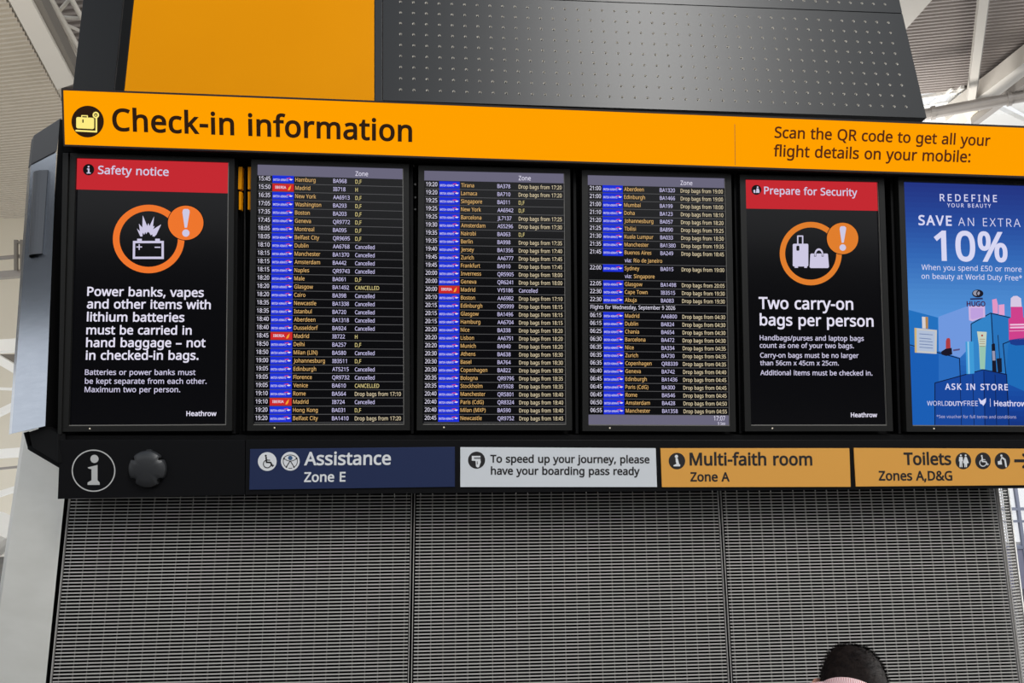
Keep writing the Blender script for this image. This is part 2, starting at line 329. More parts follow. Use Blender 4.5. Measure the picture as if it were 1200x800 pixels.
    107: (428, [[138, 291, 137, 257, 135, 221, 138, 221, 152, 240, 172, 264, 189, 285, 326, 430, 409, 430, 235, 246, 421, 0, 336, 0, 187, 200, 138, 158, 138, 0, 68, 0, 68, 609, 138, 609]]),
    108: (207, [[139, 0, 68, 0, 68, 609, 139, 609]]),
    109: (750, [[540, 438, 584, 434, 621, 421, 649, 401, 665, 379, 676, 352, 683, 319, 685, 280, 685, 0, 615, 0, 615, 277, 613, 308, 606, 333, 594, 353, 577, 367, 555, 376, 528, 379, 490, 374, 460, 362, 438, 342, 423, 315, 414, 280, 411, 237, 411, 0, 342, 0, 342, 277, 341, 298, 337, 317, 332, 333, 325, 347, 315, 359, 303, 367, 289, 374, 272, 377, 253, 379, 227, 377, 204, 370, 185, 360, 170, 347, 158, 329, 150, 308, 144, 283, 140, 255, 139, 223, 139, 0, 68, 0, 68, 430, 125, 430, 136, 371, 140, 371, 149, 385, 160, 398, 173, 409, 186, 418, 201, 425, 217, 431, 233, 435, 249, 437, 266, 438, 298, 436, 325, 430, 349, 420, 369, 406, 386, 388, 398, 366, 402, 366, 418, 388, 438, 406, 461, 420, 486, 430, 512, 436]]),
    110: (496, [[275, 438, 311, 436, 343, 429, 369, 417, 391, 401, 409, 379, 421, 352, 428, 319, 431, 280, 431, 0, 361, 0, 361, 275, 358, 307, 351, 333, 338, 353, 319, 367, 295, 376, 265, 379, 222, 374, 189, 361, 166, 338, 151, 308, 142, 269, 139, 223, 139, 0, 68, 0, 68, 430, 125, 430, 136, 371, 140, 371, 150, 385, 162, 398, 175, 409, 190, 418, 206, 425, 222, 431, 239, 435, 257, 437]]),
    111: (485, [[442, 216, 440, 181, 436, 150, 428, 121, 417, 95, 404, 71, 388, 51, 369, 33, 348, 18, 324, 7, 299, -1, 271, -6, 241, -8, 214, -6, 188, -1, 163, 7, 140, 18, 119, 33, 100, 51, 84, 71, 70, 95, 59, 121, 51, 150, 46, 181, 44, 216, 46, 250, 50, 282, 58, 310, 68, 336, 87, 367, 110, 392, 137, 412, 169, 426, 204, 435, 244, 438, 281, 435, 316, 426, 347, 412, 374, 392, 398, 367, 417, 336, 428, 310, 436, 282, 440, 250], [117, 216, 119, 184, 123, 154, 130, 128, 141, 105, 155, 86, 172, 71, 192, 59, 216, 53, 243, 51, 270, 53, 294, 59, 314, 71, 331, 86, 345, 105, 356, 128, 363, 154, 367, 184, 369, 216, 367, 248, 363, 277, 355, 303, 345, 325, 331, 344, 314, 359, 294, 370, 270, 376, 242, 379, 202, 374, 171, 359, 147, 335, 134, 311, 124, 284, 119, 252]]),
    112: (493, [[273, 438, 310, 434, 344, 424, 374, 407, 401, 383, 422, 351, 437, 313, 446, 268, 449, 216, 448, 181, 444, 148, 437, 119, 427, 93, 410, 62, 390, 37, 365, 17, 337, 3, 306, -5, 272, -8, 251, -7, 231, -4, 213, 1, 197, 7, 182, 15, 170, 24, 139, 55, 134, 55, 137, 20, 139, -16, 139, -192, 68, -192, 68, 430, 126, 430, 136, 371, 139, 371, 148, 383, 158, 394, 170, 405, 182, 414, 197, 422, 213, 429, 231, 434, 251, 437], [260, 379, 233, 377, 210, 371, 190, 362, 174, 349, 161, 333, 152, 313, 145, 289, 141, 261, 139, 229, 139, 216, 140, 182, 144, 152, 150, 126, 159, 103, 172, 85, 188, 70, 208, 59, 233, 53, 261, 51, 286, 53, 308, 60, 326, 72, 341, 88, 354, 108, 364, 131, 371, 157, 375, 186, 376, 217, 374, 252, 369, 283, 360, 310, 348, 334, 325, 359, 296, 374]]),
    113: (493, [[354, -9, 355, 25, 358, 58, 354, 58, 340, 40, 323, 25, 303, 11, 279, 1, 251, -6, 219, -8, 182, -5, 148, 6, 119, 23, 93, 48, 71, 79, 56, 117, 47, 162, 44, 214, 46, 249, 50, 282, 57, 311, 67, 338, 83, 368, 104, 393, 129, 413, 157, 427, 188, 435, 221, 438, 253, 436, 280, 429, 304, 419, 324, 405, 341, 389, 355, 371, 358, 371, 369, 430, 425, 430, 425, -192, 354, -192], [233, 51, 260, 52, 284, 58, 304, 67, 320, 79, 333, 96, 342, 116, 349, 140, 353, 168, 355, 199, 355, 213, 354, 252, 348, 285, 340, 314, 328, 337, 305, 361, 273, 375, 231, 379, 196, 374, 167, 359, 145, 334, 133, 309, 124, 281, 119, 249, 117, 213, 119, 176, 124, 145, 133, 117, 146, 93, 168, 70, 197, 55]]),
    114: (331, [[269, 438, 295, 437, 319, 433, 310, 368, 287, 372, 264, 374, 248, 373, 232, 369, 217, 363, 202, 355, 189, 346, 176, 334, 166, 321, 156, 305, 149, 289, 143, 270, 140, 251, 139, 229, 139, 0, 68, 0, 68, 430, 126, 430, 134, 351, 137, 351, 147, 367, 158, 381, 170, 395, 183, 407, 198, 418, 214, 426, 231, 433, 249, 437]]),
    115: (384, [[348, 119, 346, 92, 339, 69, 327, 49, 311, 32, 292, 18, 268, 6, 241, -2, 210, -6, 176, -8, 148, -7, 122, -5, 99, -1, 78, 5, 59, 11, 42, 19, 42, 83, 104, 60, 128, 54, 153, 50, 178, 49, 211, 51, 236, 57, 256, 66, 269, 79, 277, 94, 280, 112, 278, 128, 271, 141, 264, 150, 253, 158, 239, 167, 174, 196, 103, 228, 84, 239, 69, 252, 57, 266, 48, 283, 43, 302, 41, 324, 46, 358, 61, 386, 85, 408, 109, 421, 137, 430, 168, 436, 202, 438, 228, 437, 252, 434, 275, 430, 298, 424, 319, 417, 339, 409, 315, 353, 258, 372, 238, 377, 218, 379, 197, 380, 171, 379, 149, 374, 131, 366, 118, 356, 111, 343, 108, 328, 111, 312, 119, 298, 127, 290, 139, 282, 154, 274, 219, 246, 289, 215, 306, 203, 321, 191, 333, 176, 341, 159, 346, 140]]),
    116: (289, [[212, 50, 245, 53, 272, 59, 272, 5, 240, -4, 200, -8, 178, -7, 157, -3, 138, 4, 120, 13, 104, 27, 91, 44, 82, 66, 76, 93, 74, 125, 74, 375, 13, 375, 13, 409, 75, 437, 103, 528, 144, 528, 144, 430, 269, 430, 269, 375, 144, 375, 144, 127, 146, 103, 153, 83, 163, 69, 177, 58, 193, 52]]),
    117: (496, [[427, 430, 427, 0, 370, 0, 359, 57, 356, 57, 346, 43, 334, 31, 321, 20, 306, 11, 290, 4, 273, -1, 256, -5, 238, -7, 220, -8, 187, -6, 159, -1, 134, 8, 112, 21, 95, 38, 81, 59, 71, 85, 65, 114, 63, 148, 63, 430, 135, 430, 135, 153, 137, 122, 145, 96, 158, 76, 176, 62, 200, 53, 230, 51, 260, 53, 285, 59, 306, 69, 323, 82, 336, 100, 345, 121, 352, 146, 356, 175, 357, 206, 357, 430]]),
    118: (407, [[163, 0, 0, 430, 75, 430, 167, 176, 180, 137, 193, 96, 201, 63, 204, 63, 214, 96, 227, 138, 241, 176, 332, 430, 407, 430, 244, 0]]),
    119: (630, [[346, 243, 336, 276, 328, 308, 321, 335, 316, 357, 313, 357, 308, 335, 302, 307, 294, 275, 284, 242, 207, 1, 127, 1, 9, 431, 82, 431, 141, 201, 153, 154, 163, 109, 169, 73, 172, 73, 178, 97, 185, 128, 193, 160, 201, 188, 277, 431, 354, 431, 428, 188, 440, 149, 451, 109, 457, 74, 460, 74, 466, 108, 477, 153, 489, 201, 549, 431, 621, 431, 502, 1, 419, 1]]),
    120: (424, [[170, 220, 22, 430, 102, 430, 213, 268, 322, 430, 402, 430, 253, 220, 410, 0, 330, 0, 213, 172, 94, 0, 14, 0]]),
    121: (409, [[1, 430, 76, 430, 169, 185, 184, 144, 196, 105, 205, 68, 209, 68, 224, 121, 245, 186, 333, 430, 409, 430, 224, -59, 213, -85, 201, -108, 188, -130, 173, -148, 157, -164, 138, -176, 117, -185, 94, -191, 67, -192, 34, -190, 9, -186, 9, -130, 30, -133, 56, -135, 72, -134, 86, -131, 99, -126, 110, -118, 121, -110, 130, -99, 138, -87, 145, -73, 152, -59, 174, -2]]),
    122: (377, [[346, 0, 31, 0, 31, 47, 262, 375, 45, 375, 45, 430, 340, 430, 340, 377, 112, 55, 346, 55]]),
    48: (459, [[419, 287, 419, 253, 417, 221, 414, 191, 409, 163, 401, 128, 390, 97, 376, 70, 359, 47, 339, 27, 316, 12, 290, 1, 261, -6, 229, -8, 188, -4, 153, 8, 122, 27, 97, 54, 76, 88, 60, 129, 51, 163, 44, 201, 41, 243, 39, 287, 40, 332, 44, 373, 50, 411, 58, 446, 73, 486, 93, 520, 119, 547, 149, 566, 186, 578, 229, 581, 269, 578, 304, 566, 335, 547, 361, 520, 382, 486, 399, 446, 408, 411, 414, 373, 418, 332], [110, 287, 111, 249, 113, 215, 116, 184, 121, 156, 131, 125, 143, 98, 159, 78, 178, 64, 202, 55, 229, 52, 256, 55, 279, 64, 298, 78, 314, 98, 326, 124, 336, 156, 341, 184, 345, 215, 347, 249, 348, 287, 347, 325, 345, 359, 341, 390, 336, 417, 326, 449, 314, 475, 298, 495, 279, 510, 256, 518, 229, 521, 202, 518, 178, 510, 159, 495, 143, 475, 131, 449, 121, 417, 116, 390, 113, 359, 111, 325]]),
    49: (459, [[285, 0, 216, 0, 216, 400, 216, 439, 217, 470, 219, 499, 196, 477, 169, 455, 108, 405, 71, 452, 226, 573, 285, 573]]),
    50: (459, [[417, 0, 38, 0, 38, 59, 188, 210, 261, 287, 280, 309, 295, 331, 306, 353, 315, 376, 320, 399, 322, 424, 318, 453, 309, 477, 294, 496, 273, 510, 249, 518, 221, 520, 194, 519, 169, 514, 147, 506, 126, 495, 104, 482, 83, 466, 45, 513, 94, 548, 113, 557, 132, 565, 153, 572, 174, 577, 197, 580, 221, 581, 255, 579, 285, 572, 313, 562, 336, 548, 356, 531, 372, 510, 384, 485, 391, 458, 394, 428, 392, 399, 386, 371, 375, 344, 361, 318, 344, 292, 324, 267, 247, 185, 128, 67, 128, 64, 417, 64]]),
    51: (459, [[395, 439, 394, 414, 389, 392, 381, 372, 370, 355, 356, 339, 340, 326, 321, 316, 300, 307, 277, 302, 277, 298, 319, 290, 353, 276, 379, 255, 398, 229, 409, 198, 413, 163, 410, 131, 403, 101, 390, 74, 371, 50, 348, 30, 318, 14, 292, 4, 263, -3, 230, -7, 193, -8, 164, -7, 136, -5, 110, -1, 85, 5, 60, 13, 36, 23, 36, 89, 61, 78, 87, 69, 114, 61, 141, 56, 168, 52, 194, 51, 241, 55, 278, 65, 305, 81, 324, 104, 335, 132, 339, 164, 337, 187, 331, 206, 320, 223, 306, 236, 288, 247, 265, 255, 240, 261, 211, 264, 179, 265, 123, 265, 123, 326, 180, 326, 209, 327, 236, 332, 259, 339, 278, 350, 294, 362, 307, 377, 316, 394, 321, 413, 323, 434, 320, 460, 311, 481, 295, 498, 274, 511, 249, 519, 219, 521, 199, 521, 181, 519, 164, 515, 117, 498, 75, 473, 39, 521, 61, 537, 87, 550, 115, 563, 147, 573, 181, 579, 218, 581, 260, 578, 296, 571, 327, 558, 352, 540, 376, 511, 390, 477]]),
    52: (459, [[443, 130, 359, 130, 359, 0, 291, 0, 291, 130, 17, 130, 17, 190, 286, 576, 359, 576, 359, 193, 443, 193], [291, 374, 291, 412, 293, 444, 294, 474, 295, 500, 292, 500, 276, 468, 257, 438, 86, 193, 291, 193]]),
    53: (459, [[221, 351, 258, 349, 292, 342, 322, 331, 349, 316, 371, 297, 389, 274, 402, 247, 410, 217, 413, 183, 410, 145, 402, 111, 387, 81, 368, 54, 343, 32, 314, 15, 280, 2, 242, -5, 199, -8, 170, -7, 142, -4, 116, 0, 91, 6, 70, 14, 51, 23, 51, 90, 71, 79, 95, 70, 121, 62, 148, 57, 174, 53, 200, 52, 227, 54, 252, 58, 274, 65, 293, 76, 310, 89, 323, 106, 333, 126, 339, 149, 341, 176, 337, 210, 325, 239, 306, 262, 279, 279, 243, 289, 197, 292, 146, 288, 99, 280, 64, 302, 86, 573, 373, 573, 373, 508, 146, 508, 132, 342, 169, 348]]),
    54: (459, [[44, 245, 45, 278, 47, 310, 51, 342, 57, 374, 64, 404, 75, 433, 87, 461, 103, 486, 121, 510, 143, 530, 168, 548, 196, 562, 228, 572, 265, 578, 306, 581, 344, 579, 377, 573, 377, 513, 344, 520, 308, 523, 273, 521, 242, 515, 216, 504, 193, 491, 173, 474, 158, 454, 145, 431, 134, 407, 127, 380, 121, 352, 117, 322, 115, 291, 119, 291, 128, 303, 138, 315, 150, 326, 163, 335, 178, 343, 194, 350, 213, 355, 233, 357, 255, 358, 287, 356, 316, 349, 342, 338, 365, 322, 384, 303, 400, 279, 412, 251, 419, 220, 421, 184, 419, 147, 411, 112, 399, 82, 382, 55, 361, 33, 336, 15, 307, 2, 275, -5, 239, -8, 212, -6, 187, -1, 163, 7, 140, 19, 119, 35, 101, 54, 84, 76, 70, 103, 59, 133, 51, 166, 46, 204], [238, 51, 270, 55, 297, 66, 320, 84, 337, 109, 348, 143, 351, 184, 348, 218, 339, 247, 324, 271, 302, 289, 274, 300, 241, 303, 217, 301, 195, 296, 175, 287, 157, 276, 143, 263, 131, 248, 122, 232, 117, 215, 115, 198, 116, 181, 119, 163, 123, 146, 129, 129, 137, 114, 146, 99, 158, 85, 170, 74, 185, 64, 201, 57, 219, 53]]),
    55: (459, [[109, 0, 344, 508, 35, 508, 35, 573, 419, 573, 419, 518, 187, 0]]),
    56: (459, [[229, 581, 261, 579, 291, 574, 318, 565, 341, 553, 362, 538, 378, 519, 390, 497, 398, 472, 400, 443, 399, 421, 394, 401, 385, 383, 374, 367, 361, 352, 346, 338, 329, 325, 310, 314, 291, 303, 314, 291, 335, 279, 355, 265, 373, 250, 389, 234, 401, 216, 411, 196, 417, 173, 419, 148, 416, 118, 408, 90, 395, 65, 378, 44, 356, 26, 330, 11, 300, 1, 267, -6, 231, -8, 192, -6, 157, 0, 126, 10, 100, 24, 78, 42, 61, 63, 49, 87, 42, 115, 39, 146, 41, 171, 47, 194, 56, 214, 68, 232, 82, 249, 99, 264, 118, 277, 138, 289, 158, 299, 140, 310, 123, 322, 107, 336, 93, 350, 81, 366, 71, 383, 64, 401, 59, 422, 58, 444, 60, 472, 68, 497, 80, 518, 97, 537, 117, 552, 141, 565, 168, 573, 197, 579], [108, 145, 112, 119, 121, 96, 138, 76, 161, 60, 192, 51, 229, 48, 265, 51, 295, 60, 319, 76, 336, 96, 346, 120, 350, 148, 348, 166, 343, 182, 335, 197, 324, 211, 310, 223, 293, 235, 274, 246, 253, 256, 229, 265, 217, 270, 194, 260, 174, 249, 157, 237, 142, 225, 130, 212, 121, 197, 114, 182, 110, 164], [228, 524, 200, 521, 176, 514, 155, 502, 139, 486, 130, 466, 127, 441, 128, 422, 133, 406, 141, 391, 151, 379, 164, 367, 179, 357, 232, 330, 282, 357, 296, 367, 307, 379, 317, 392, 325, 406, 329, 423, 330, 441, 327, 466, 318, 486, 302, 502, 282, 514, 257, 521]]),
    57: (459, [[417, 328, 416, 295, 414, 263, 410, 231, 405, 199, 397, 168, 387, 139, 374, 112, 358, 86, 340, 63, 318, 42, 293, 25, 265, 11, 232, 0, 195, -6, 154, -8, 117, -6, 82, 0, 82, 60, 115, 53, 152, 50, 188, 52, 218, 58, 245, 68, 268, 82, 287, 99, 303, 118, 316, 141, 327, 165, 334, 192, 340, 221, 344, 250, 346, 281, 341, 281, 332, 269, 322, 258, 310, 247, 297, 238, 282, 230, 266, 223, 247, 218, 227, 215, 204, 214, 173, 216, 144, 223, 118, 235, 95, 250, 76, 270, 61, 294, 49, 321, 42, 352, 40, 387, 43, 426, 50, 460, 63, 491, 80, 517, 101, 540, 127, 557, 156, 570, 188, 578, 223, 581, 250, 579, 275, 574, 299, 565, 322, 553, 342, 537, 361, 518, 377, 495, 391, 469, 402, 439, 410, 406, 415, 369], [223, 521, 192, 518, 165, 507, 142, 488, 124, 463, 113, 429, 110, 388, 113, 354, 122, 325, 137, 301, 158, 284, 186, 273, 220, 269, 244, 271, 266, 276, 286, 285, 304, 296, 318, 310, 330, 325, 339, 341, 344, 358, 346, 374, 345, 392, 342, 409, 338, 426, 332, 443, 324, 459, 315, 474, 304, 487, 291, 499, 277, 508, 260, 516, 242, 520]]),
    45: (258, [[32, 184, 32, 246, 226, 246, 226, 184]]),
    58: (215, [[58, 43, 59, 61, 64, 75, 72, 85, 88, 94, 107, 97, 126, 94, 142, 85, 151, 75, 156, 61, 157, 43, 156, 26, 151, 12, 142, 2, 126, -8, 107, -11, 88, -8, 72, 2, 64, 12, 59, 26], [58, 387, 59, 405, 64, 419, 72, 429, 88, 438, 107, 441, 126, 438, 142, 429, 151, 419, 156, 405, 157, 387, 156, 369, 151, 355, 142, 345, 126, 335, 107, 332, 88, 335, 72, 345, 64, 355, 59, 369]]),
    44: (215, [[154, 84, 136, 23, 111, -42, 85, -103, 33, -103, 49, -38, 63, 31, 73, 93, 148, 93]]),
    46: (215, [[58, 43, 59, 61, 64, 75, 72, 85, 88, 94, 107, 97, 126, 94, 142, 85, 151, 75, 156, 61, 157, 43, 156, 26, 151, 12, 142, 2, 126, -8, 107, -11, 88, -8, 72, 2, 64, 12, 59, 26]]),
    38: (587, [[244, 581, 271, 580, 296, 575, 318, 567, 337, 555, 353, 541, 366, 524, 375, 505, 381, 483, 383, 458, 379, 426, 368, 397, 350, 372, 326, 349, 299, 328, 268, 308, 423, 159, 436, 176, 447, 195, 457, 216, 479, 286, 550, 286, 541, 253, 530, 221, 518, 191, 504, 163, 487, 137, 468, 114, 585, 0, 490, 0, 420, 67, 403, 53, 385, 40, 366, 28, 347, 18, 325, 9, 303, 2, 278, -4, 252, -7, 223, -8, 188, -6, 156, 0, 127, 10, 102, 24, 81, 42, 65, 63, 52, 89, 45, 117, 43, 149, 44, 175, 49, 199, 57, 220, 69, 239, 83, 256, 100, 273, 120, 288, 142, 303, 166, 318, 133, 358, 123, 372, 114, 387, 107, 403, 101, 420, 97, 438, 96, 456, 98, 481, 104, 504, 114, 524, 127, 541, 144, 555, 165, 567, 188, 575, 215, 580], [209, 273, 159, 239, 147, 227, 136, 215, 128, 201, 121, 186, 118, 170, 116, 152, 120, 124, 129, 101, 146, 81, 168, 66, 194, 57, 225, 55, 258, 56, 287, 62, 314, 71, 337, 83, 357, 97, 375, 111], [241, 524, 220, 522, 202, 516, 186, 506, 175, 493, 168, 476, 165, 457, 167, 438, 172, 421, 180, 404, 192, 387, 207, 369, 225, 350, 253, 368, 276, 385, 292, 401, 304, 419, 310, 437, 313, 458, 311, 476, 304, 492, 294, 505, 279, 515, 262, 522]]),
    40: (241, [[32, 220, 33, 252, 35, 285, 39, 317, 45, 348, 52, 379, 60, 409, 71, 439, 83, 468, 97, 495, 113, 522, 131, 548, 150, 573, 217, 573, 190, 534, 167, 493, 148, 451, 132, 407, 119, 361, 111, 315, 105, 268, 103, 221, 104, 190, 107, 159, 111, 128, 116, 98, 123, 68, 132, 38, 142, 9, 154, -20, 167, -48, 182, -75, 198, -101, 216, -127, 150, -127, 131, -103, 113, -77, 97, -51, 83, -24, 71, 5, 60, 34, 52, 63, 45, 94, 39, 125, 35, 156, 33, 188]]),
    41: (241, [[209, 220, 208, 188, 205, 156, 202, 125, 196, 94, 189, 63, 180, 34, 170, 5, 158, -24, 144, -51, 128, -77, 110, -103, 91, -127, 25, -127, 43, -101, 59, -75, 73, -48, 87, -20, 98, 9, 108, 38, 117, 68, 124, 98, 130, 128, 134, 159, 136, 190, 137, 221, 136, 252, 134, 283, 130, 315, 124, 346, 117, 376, 108, 406, 98, 436, 87, 465, 73, 493, 59, 521, 42, 547, 24, 573, 91, 573, 110, 548, 128, 522, 144, 495, 158, 468, 170, 439, 180, 409, 189, 379, 196, 348, 202, 317, 205, 285, 208, 252]]),
    47: (298, [[290, 573, 77, 0, 8, 0, 221, 573]]),
    37: (666, [[156, 581, 193, 575, 223, 560, 246, 534, 260, 508, 269, 477, 275, 442, 277, 402, 275, 362, 269, 326, 260, 295, 247, 269, 224, 243, 194, 227, 156, 221, 121, 227, 92, 243, 69, 269, 56, 295, 47, 326, 41, 362, 39, 402, 41, 442, 46, 477, 55, 508, 67, 534, 90, 560, 119, 575], [156, 531, 138, 527, 123, 516, 112, 498, 104, 473, 99, 441, 98, 402, 99, 362, 104, 330, 112, 305, 123, 286, 138, 276, 156, 272, 175, 275, 191, 286, 203, 304, 211, 330, 216, 362, 218, 402, 216, 441, 211, 473, 203, 498, 191, 516, 175, 527], [523, 573, 205, 0, 144, 0, 461, 573], [507, 351, 543, 346, 573, 330, 596, 304, 610, 278, 619, 248, 625, 213, 627, 172, 625, 132, 620, 97, 611, 66, 598, 40, 575, 13, 544, -3, 507, -8, 472, -3, 443, 13, 420, 40, 407, 66, 397, 97, 392, 132, 390, 172, 391, 213, 397, 248, 406, 278, 418, 304, 440, 330, 470, 346], [507, 301, 488, 297, 473, 286, 462, 269, 455, 244, 450, 212, 448, 172, 450, 133, 455, 100, 462, 75, 473, 57, 488, 46, 507, 43, 526, 46, 541, 57, 553, 75, 562, 100, 567, 132, 569, 172, 567, 212, 562, 244, 553, 269, 541, 286, 526, 297]]),
    163: (459, [[268, 580, 296, 579, 323, 576, 347, 570, 370, 563, 391, 556, 410, 547, 385, 491, 332, 512, 312, 517, 291, 520, 269, 521, 241, 519, 218, 511, 200, 498, 186, 479, 178, 453, 176, 421, 176, 310, 339, 310, 339, 257, 176, 257, 176, 173, 175, 153, 172, 135, 168, 120, 159, 101, 148, 86, 121, 64, 429, 64, 429, 0, 26, 0, 26, 59, 41, 64, 54, 70, 67, 78, 78, 88, 87, 100, 95, 114, 100, 131, 104, 150, 105, 172, 105, 257, 28, 257, 28, 310, 105, 310, 105, 428, 107, 459, 114, 486, 125, 510, 140, 531, 159, 548, 182, 562, 208, 572, 237, 578]]),
    42: (442, [[258, 609, 242, 455, 396, 499, 407, 425, 260, 413, 355, 286, 286, 249, 218, 389, 156, 249, 85, 286, 179, 413, 33, 425, 44, 499, 196, 455, 180, 609]]),
    33: (216, [[131, 161, 85, 161, 65, 573, 151, 573], [58, 43, 59, 61, 64, 75, 72, 85, 88, 94, 107, 97, 126, 94, 142, 85, 151, 75, 156, 61, 157, 43, 156, 26, 151, 12, 142, 2, 126, -8, 107, -11, 88, -8, 72, 2, 64, 12, 59, 26]]),
    8211: (401, [[32, 184, 32, 246, 369, 246, 369, 184]]),
}
CAP = 573.0
GL = {chr(k): (adv, [list(zip(s[0::2], s[1::2])) for s in sp]) for k, (adv, sp) in OUTLINES.items()}
_cache = {}


def _inside(x, y, polys):
    odd = False
    for p in polys:
        for i in range(len(p)):
            (x0, y0), (x1, y1) = p[i - 1], p[i]
            if (y0 > y) != (y1 > y) and x < (x1 - x0) * (y - y0) / (y1 - y0) + x0:
                odd = not odd
    return odd


def _winding(x, y, polys):
    n = 0
    for p in polys:
        for i in range(len(p)):
            (x0, y0), (x1, y1) = p[i - 1], p[i]
            if (y0 > y) != (y1 > y) and x < (x1 - x0) * (y - y0) / (y1 - y0) + x0:
                n += 1 if y1 > y0 else -1
    return n


def fill(polys, letter=False):
    """flat outlines, holes included -> (points, triangles)"""
    polys = [[(float(p[0]), float(p[1])) for p in q] for q in polys]
    vs, es = [], []
    for p in polys:
        k = len(vs)
        vs += [Vector(v) for v in p]
        es += [(k + i, k + (i + 1) % len(p)) for i in range(len(p))]
    ov, _, of, _, _, _ = delaunay_2d_cdt(vs, es, [], 0, 1e-5)
    tris = []
    for f in of:
        c = (ov[f[0]] + ov[f[1]] + ov[f[2]]) / 3
        if (_winding(c.x, c.y, polys) < 0) if letter else _inside(c.x, c.y, polys):
            tris.append(tuple(f))
    return ov, tris


def _offset(poly, w):
    out = []
    n = len(poly)
    for i in range(n):
        p, c, q = Vector(poly[i - 1]), Vector(poly[i]), Vector(poly[(i + 1) % n])
        a, b = (c - p).normalized(), (q - c).normalized()
        na, nb = Vector((-a.y, a.x)), Vector((-b.y, b.x))
        k = 1 + na.dot(nb)
        out.append(c + (na + nb) * (w / max(k, 0.5)))
    return out


def glyph(ch, w):
    if (ch, w) not in _cache:
        adv, sp = GL[ch]
        polys = [_offset(p, w) for p in sp if len(p) > 2]
        pts, tris = fill(polys, True)
        _cache[ch, w] = (adv, pts, tris)
    return _cache[ch, w]


def layout(s, w=0, track=0):
    """-> ([(char, x)], left ink, right ink)"""
    x, items, lo, hi = 0, [], None, None
    for ch in s:
        if ch == ' ':
            x += 260 + track
            continue
        adv, pts, _ = glyph(ch, w)
        items.append((ch, x))
        l, r = x + min(p.x for p in pts), x + max(p.x for p in pts)
        lo = l if lo is None else min(lo, l)
        hi = r if hi is None else max(hi, r)
        x += adv + track
    return items, lo, hi


class Art(MB):
    """flat graphics on a real surface: fn(a, b, layer) maps chart coordinates to the surface, up is the surface's up"""

    def __init__(self, fn, up, base=0.0008):
        super().__init__()
        self.fn, self.up, self.base = fn, up, base

    def P(self, a, b, k=0):
        return self.fn(a, b, self.base + k * 0.0004)

    def poly(self, pts, m, k=0):
        v, t = fill([pts])
        self.mesh([self.P(p.x, p.y, k) for p in v], t, m)

    def rect(self, x0, y0, x1, y1, m, k=0):
        self.poly([(x0, y0), (x1, y0), (x1, y1), (x0, y1)], m, k)

    def disc(self, cx, cy, rx, m, k=0, ry=None, n=40):
        ry = rx if ry is None else ry
        self.face([self.P(cx + rx * math.cos(2 * PI * i / n), cy + ry * math.sin(2 * PI * i / n), k) for i in range(n)], m)

    def ring(self, cx, cy, ro, ri, m, k=0, e=1.0, n=56, a0=0.0, a1=360.0):
        pts, fs = [], []
        for i in range(n + 1):
            a = math.radians(a0 + (a1 - a0) * i / n)
            pts += [self.P(cx + ro * math.cos(a), cy + ro * e * math.sin(a), k), self.P(cx + ri * math.cos(a), cy + ri * e * math.sin(a), k)]
            if i:
                fs.append((2 * i - 2, 2 * i - 1, 2 * i + 1, 2 * i))
        self.mesh(pts, fs, m)

    def line(self, pts, w, m, k=0, caps=True):
        for (x0, y0), (x1, y1) in zip(pts, pts[1:]):
            L = math.hypot(x1 - x0, y1 - y0) or 1
            nx, ny = -(y1 - y0) / L * w / 2, (x1 - x0) / L * w / 2
            self.face([self.P(x0 + nx, y0 + ny, k), self.P(x1 + nx, y1 + ny, k), self.P(x1 - nx, y1 - ny, k), self.P(x0 - nx, y0 - ny, k)], m)
        if caps:
            for x, y in pts:
                self.disc(x, y, w / 2, m, k, n=12)

    def _put(self, s, o, ex, ey, m, w, track, lo, items):
        for ch, x in items:
            _, pts, tris = glyph(ch, w)
            self.mesh([o + ex * (x + p.x - lo) + ey * p.y for p in pts], tris, m)

    def text(self, s, x0, y0, x1, y1, m, w=0, track=0, k=1, stretch=1.0):
        """ink runs from (x0, y0) to (x1, y1) along the baseline"""
        items, lo, hi = layout(s, w, track)
        a, b = self.P(x0, y0, k), self.P(x1, y1, k)
        ex = (b - a) / (hi - lo)
        self._put(s, a, ex, self.up * ex.length * stretch, m, w, track, lo, items)

    def cell(self, s, x, y, sx_, cap, m, w=0, k=1, right=None):
        """table text: sx_ = chart x units per 1000 font units, cap = chart y units of a capital"""
        items, lo, hi = layout(s, w, 0)
        if right is not None:
            x = right - (hi - lo) / 1000 * sx_
        a = self.P(x, y, k)
        ex = (self.P(x + sx_, y, k) - a) / 1000
        ey = (self.P(x, y - cap, k) - a) / CAP
        self._put(s, a, ex, ey, m, w, 0, lo, items)


def art(plane, base=0.0008):
    return Art(lambda a, b, off: plane(a, b, off), plane.u, base)


def text_lines(parent, plane, base, lines):
    """each line of writing a part of its own: (text, x0, y0, x1, y1, material, weight, letter spacing)"""
    for s, x0, y0, x1, y1, m, w, tr_ in lines:
        a_ = art(plane, base)
        a_.text(s, x0, y0, x1, y1, m, w=w, track=tr_)
        a_.build('text_line', parent)

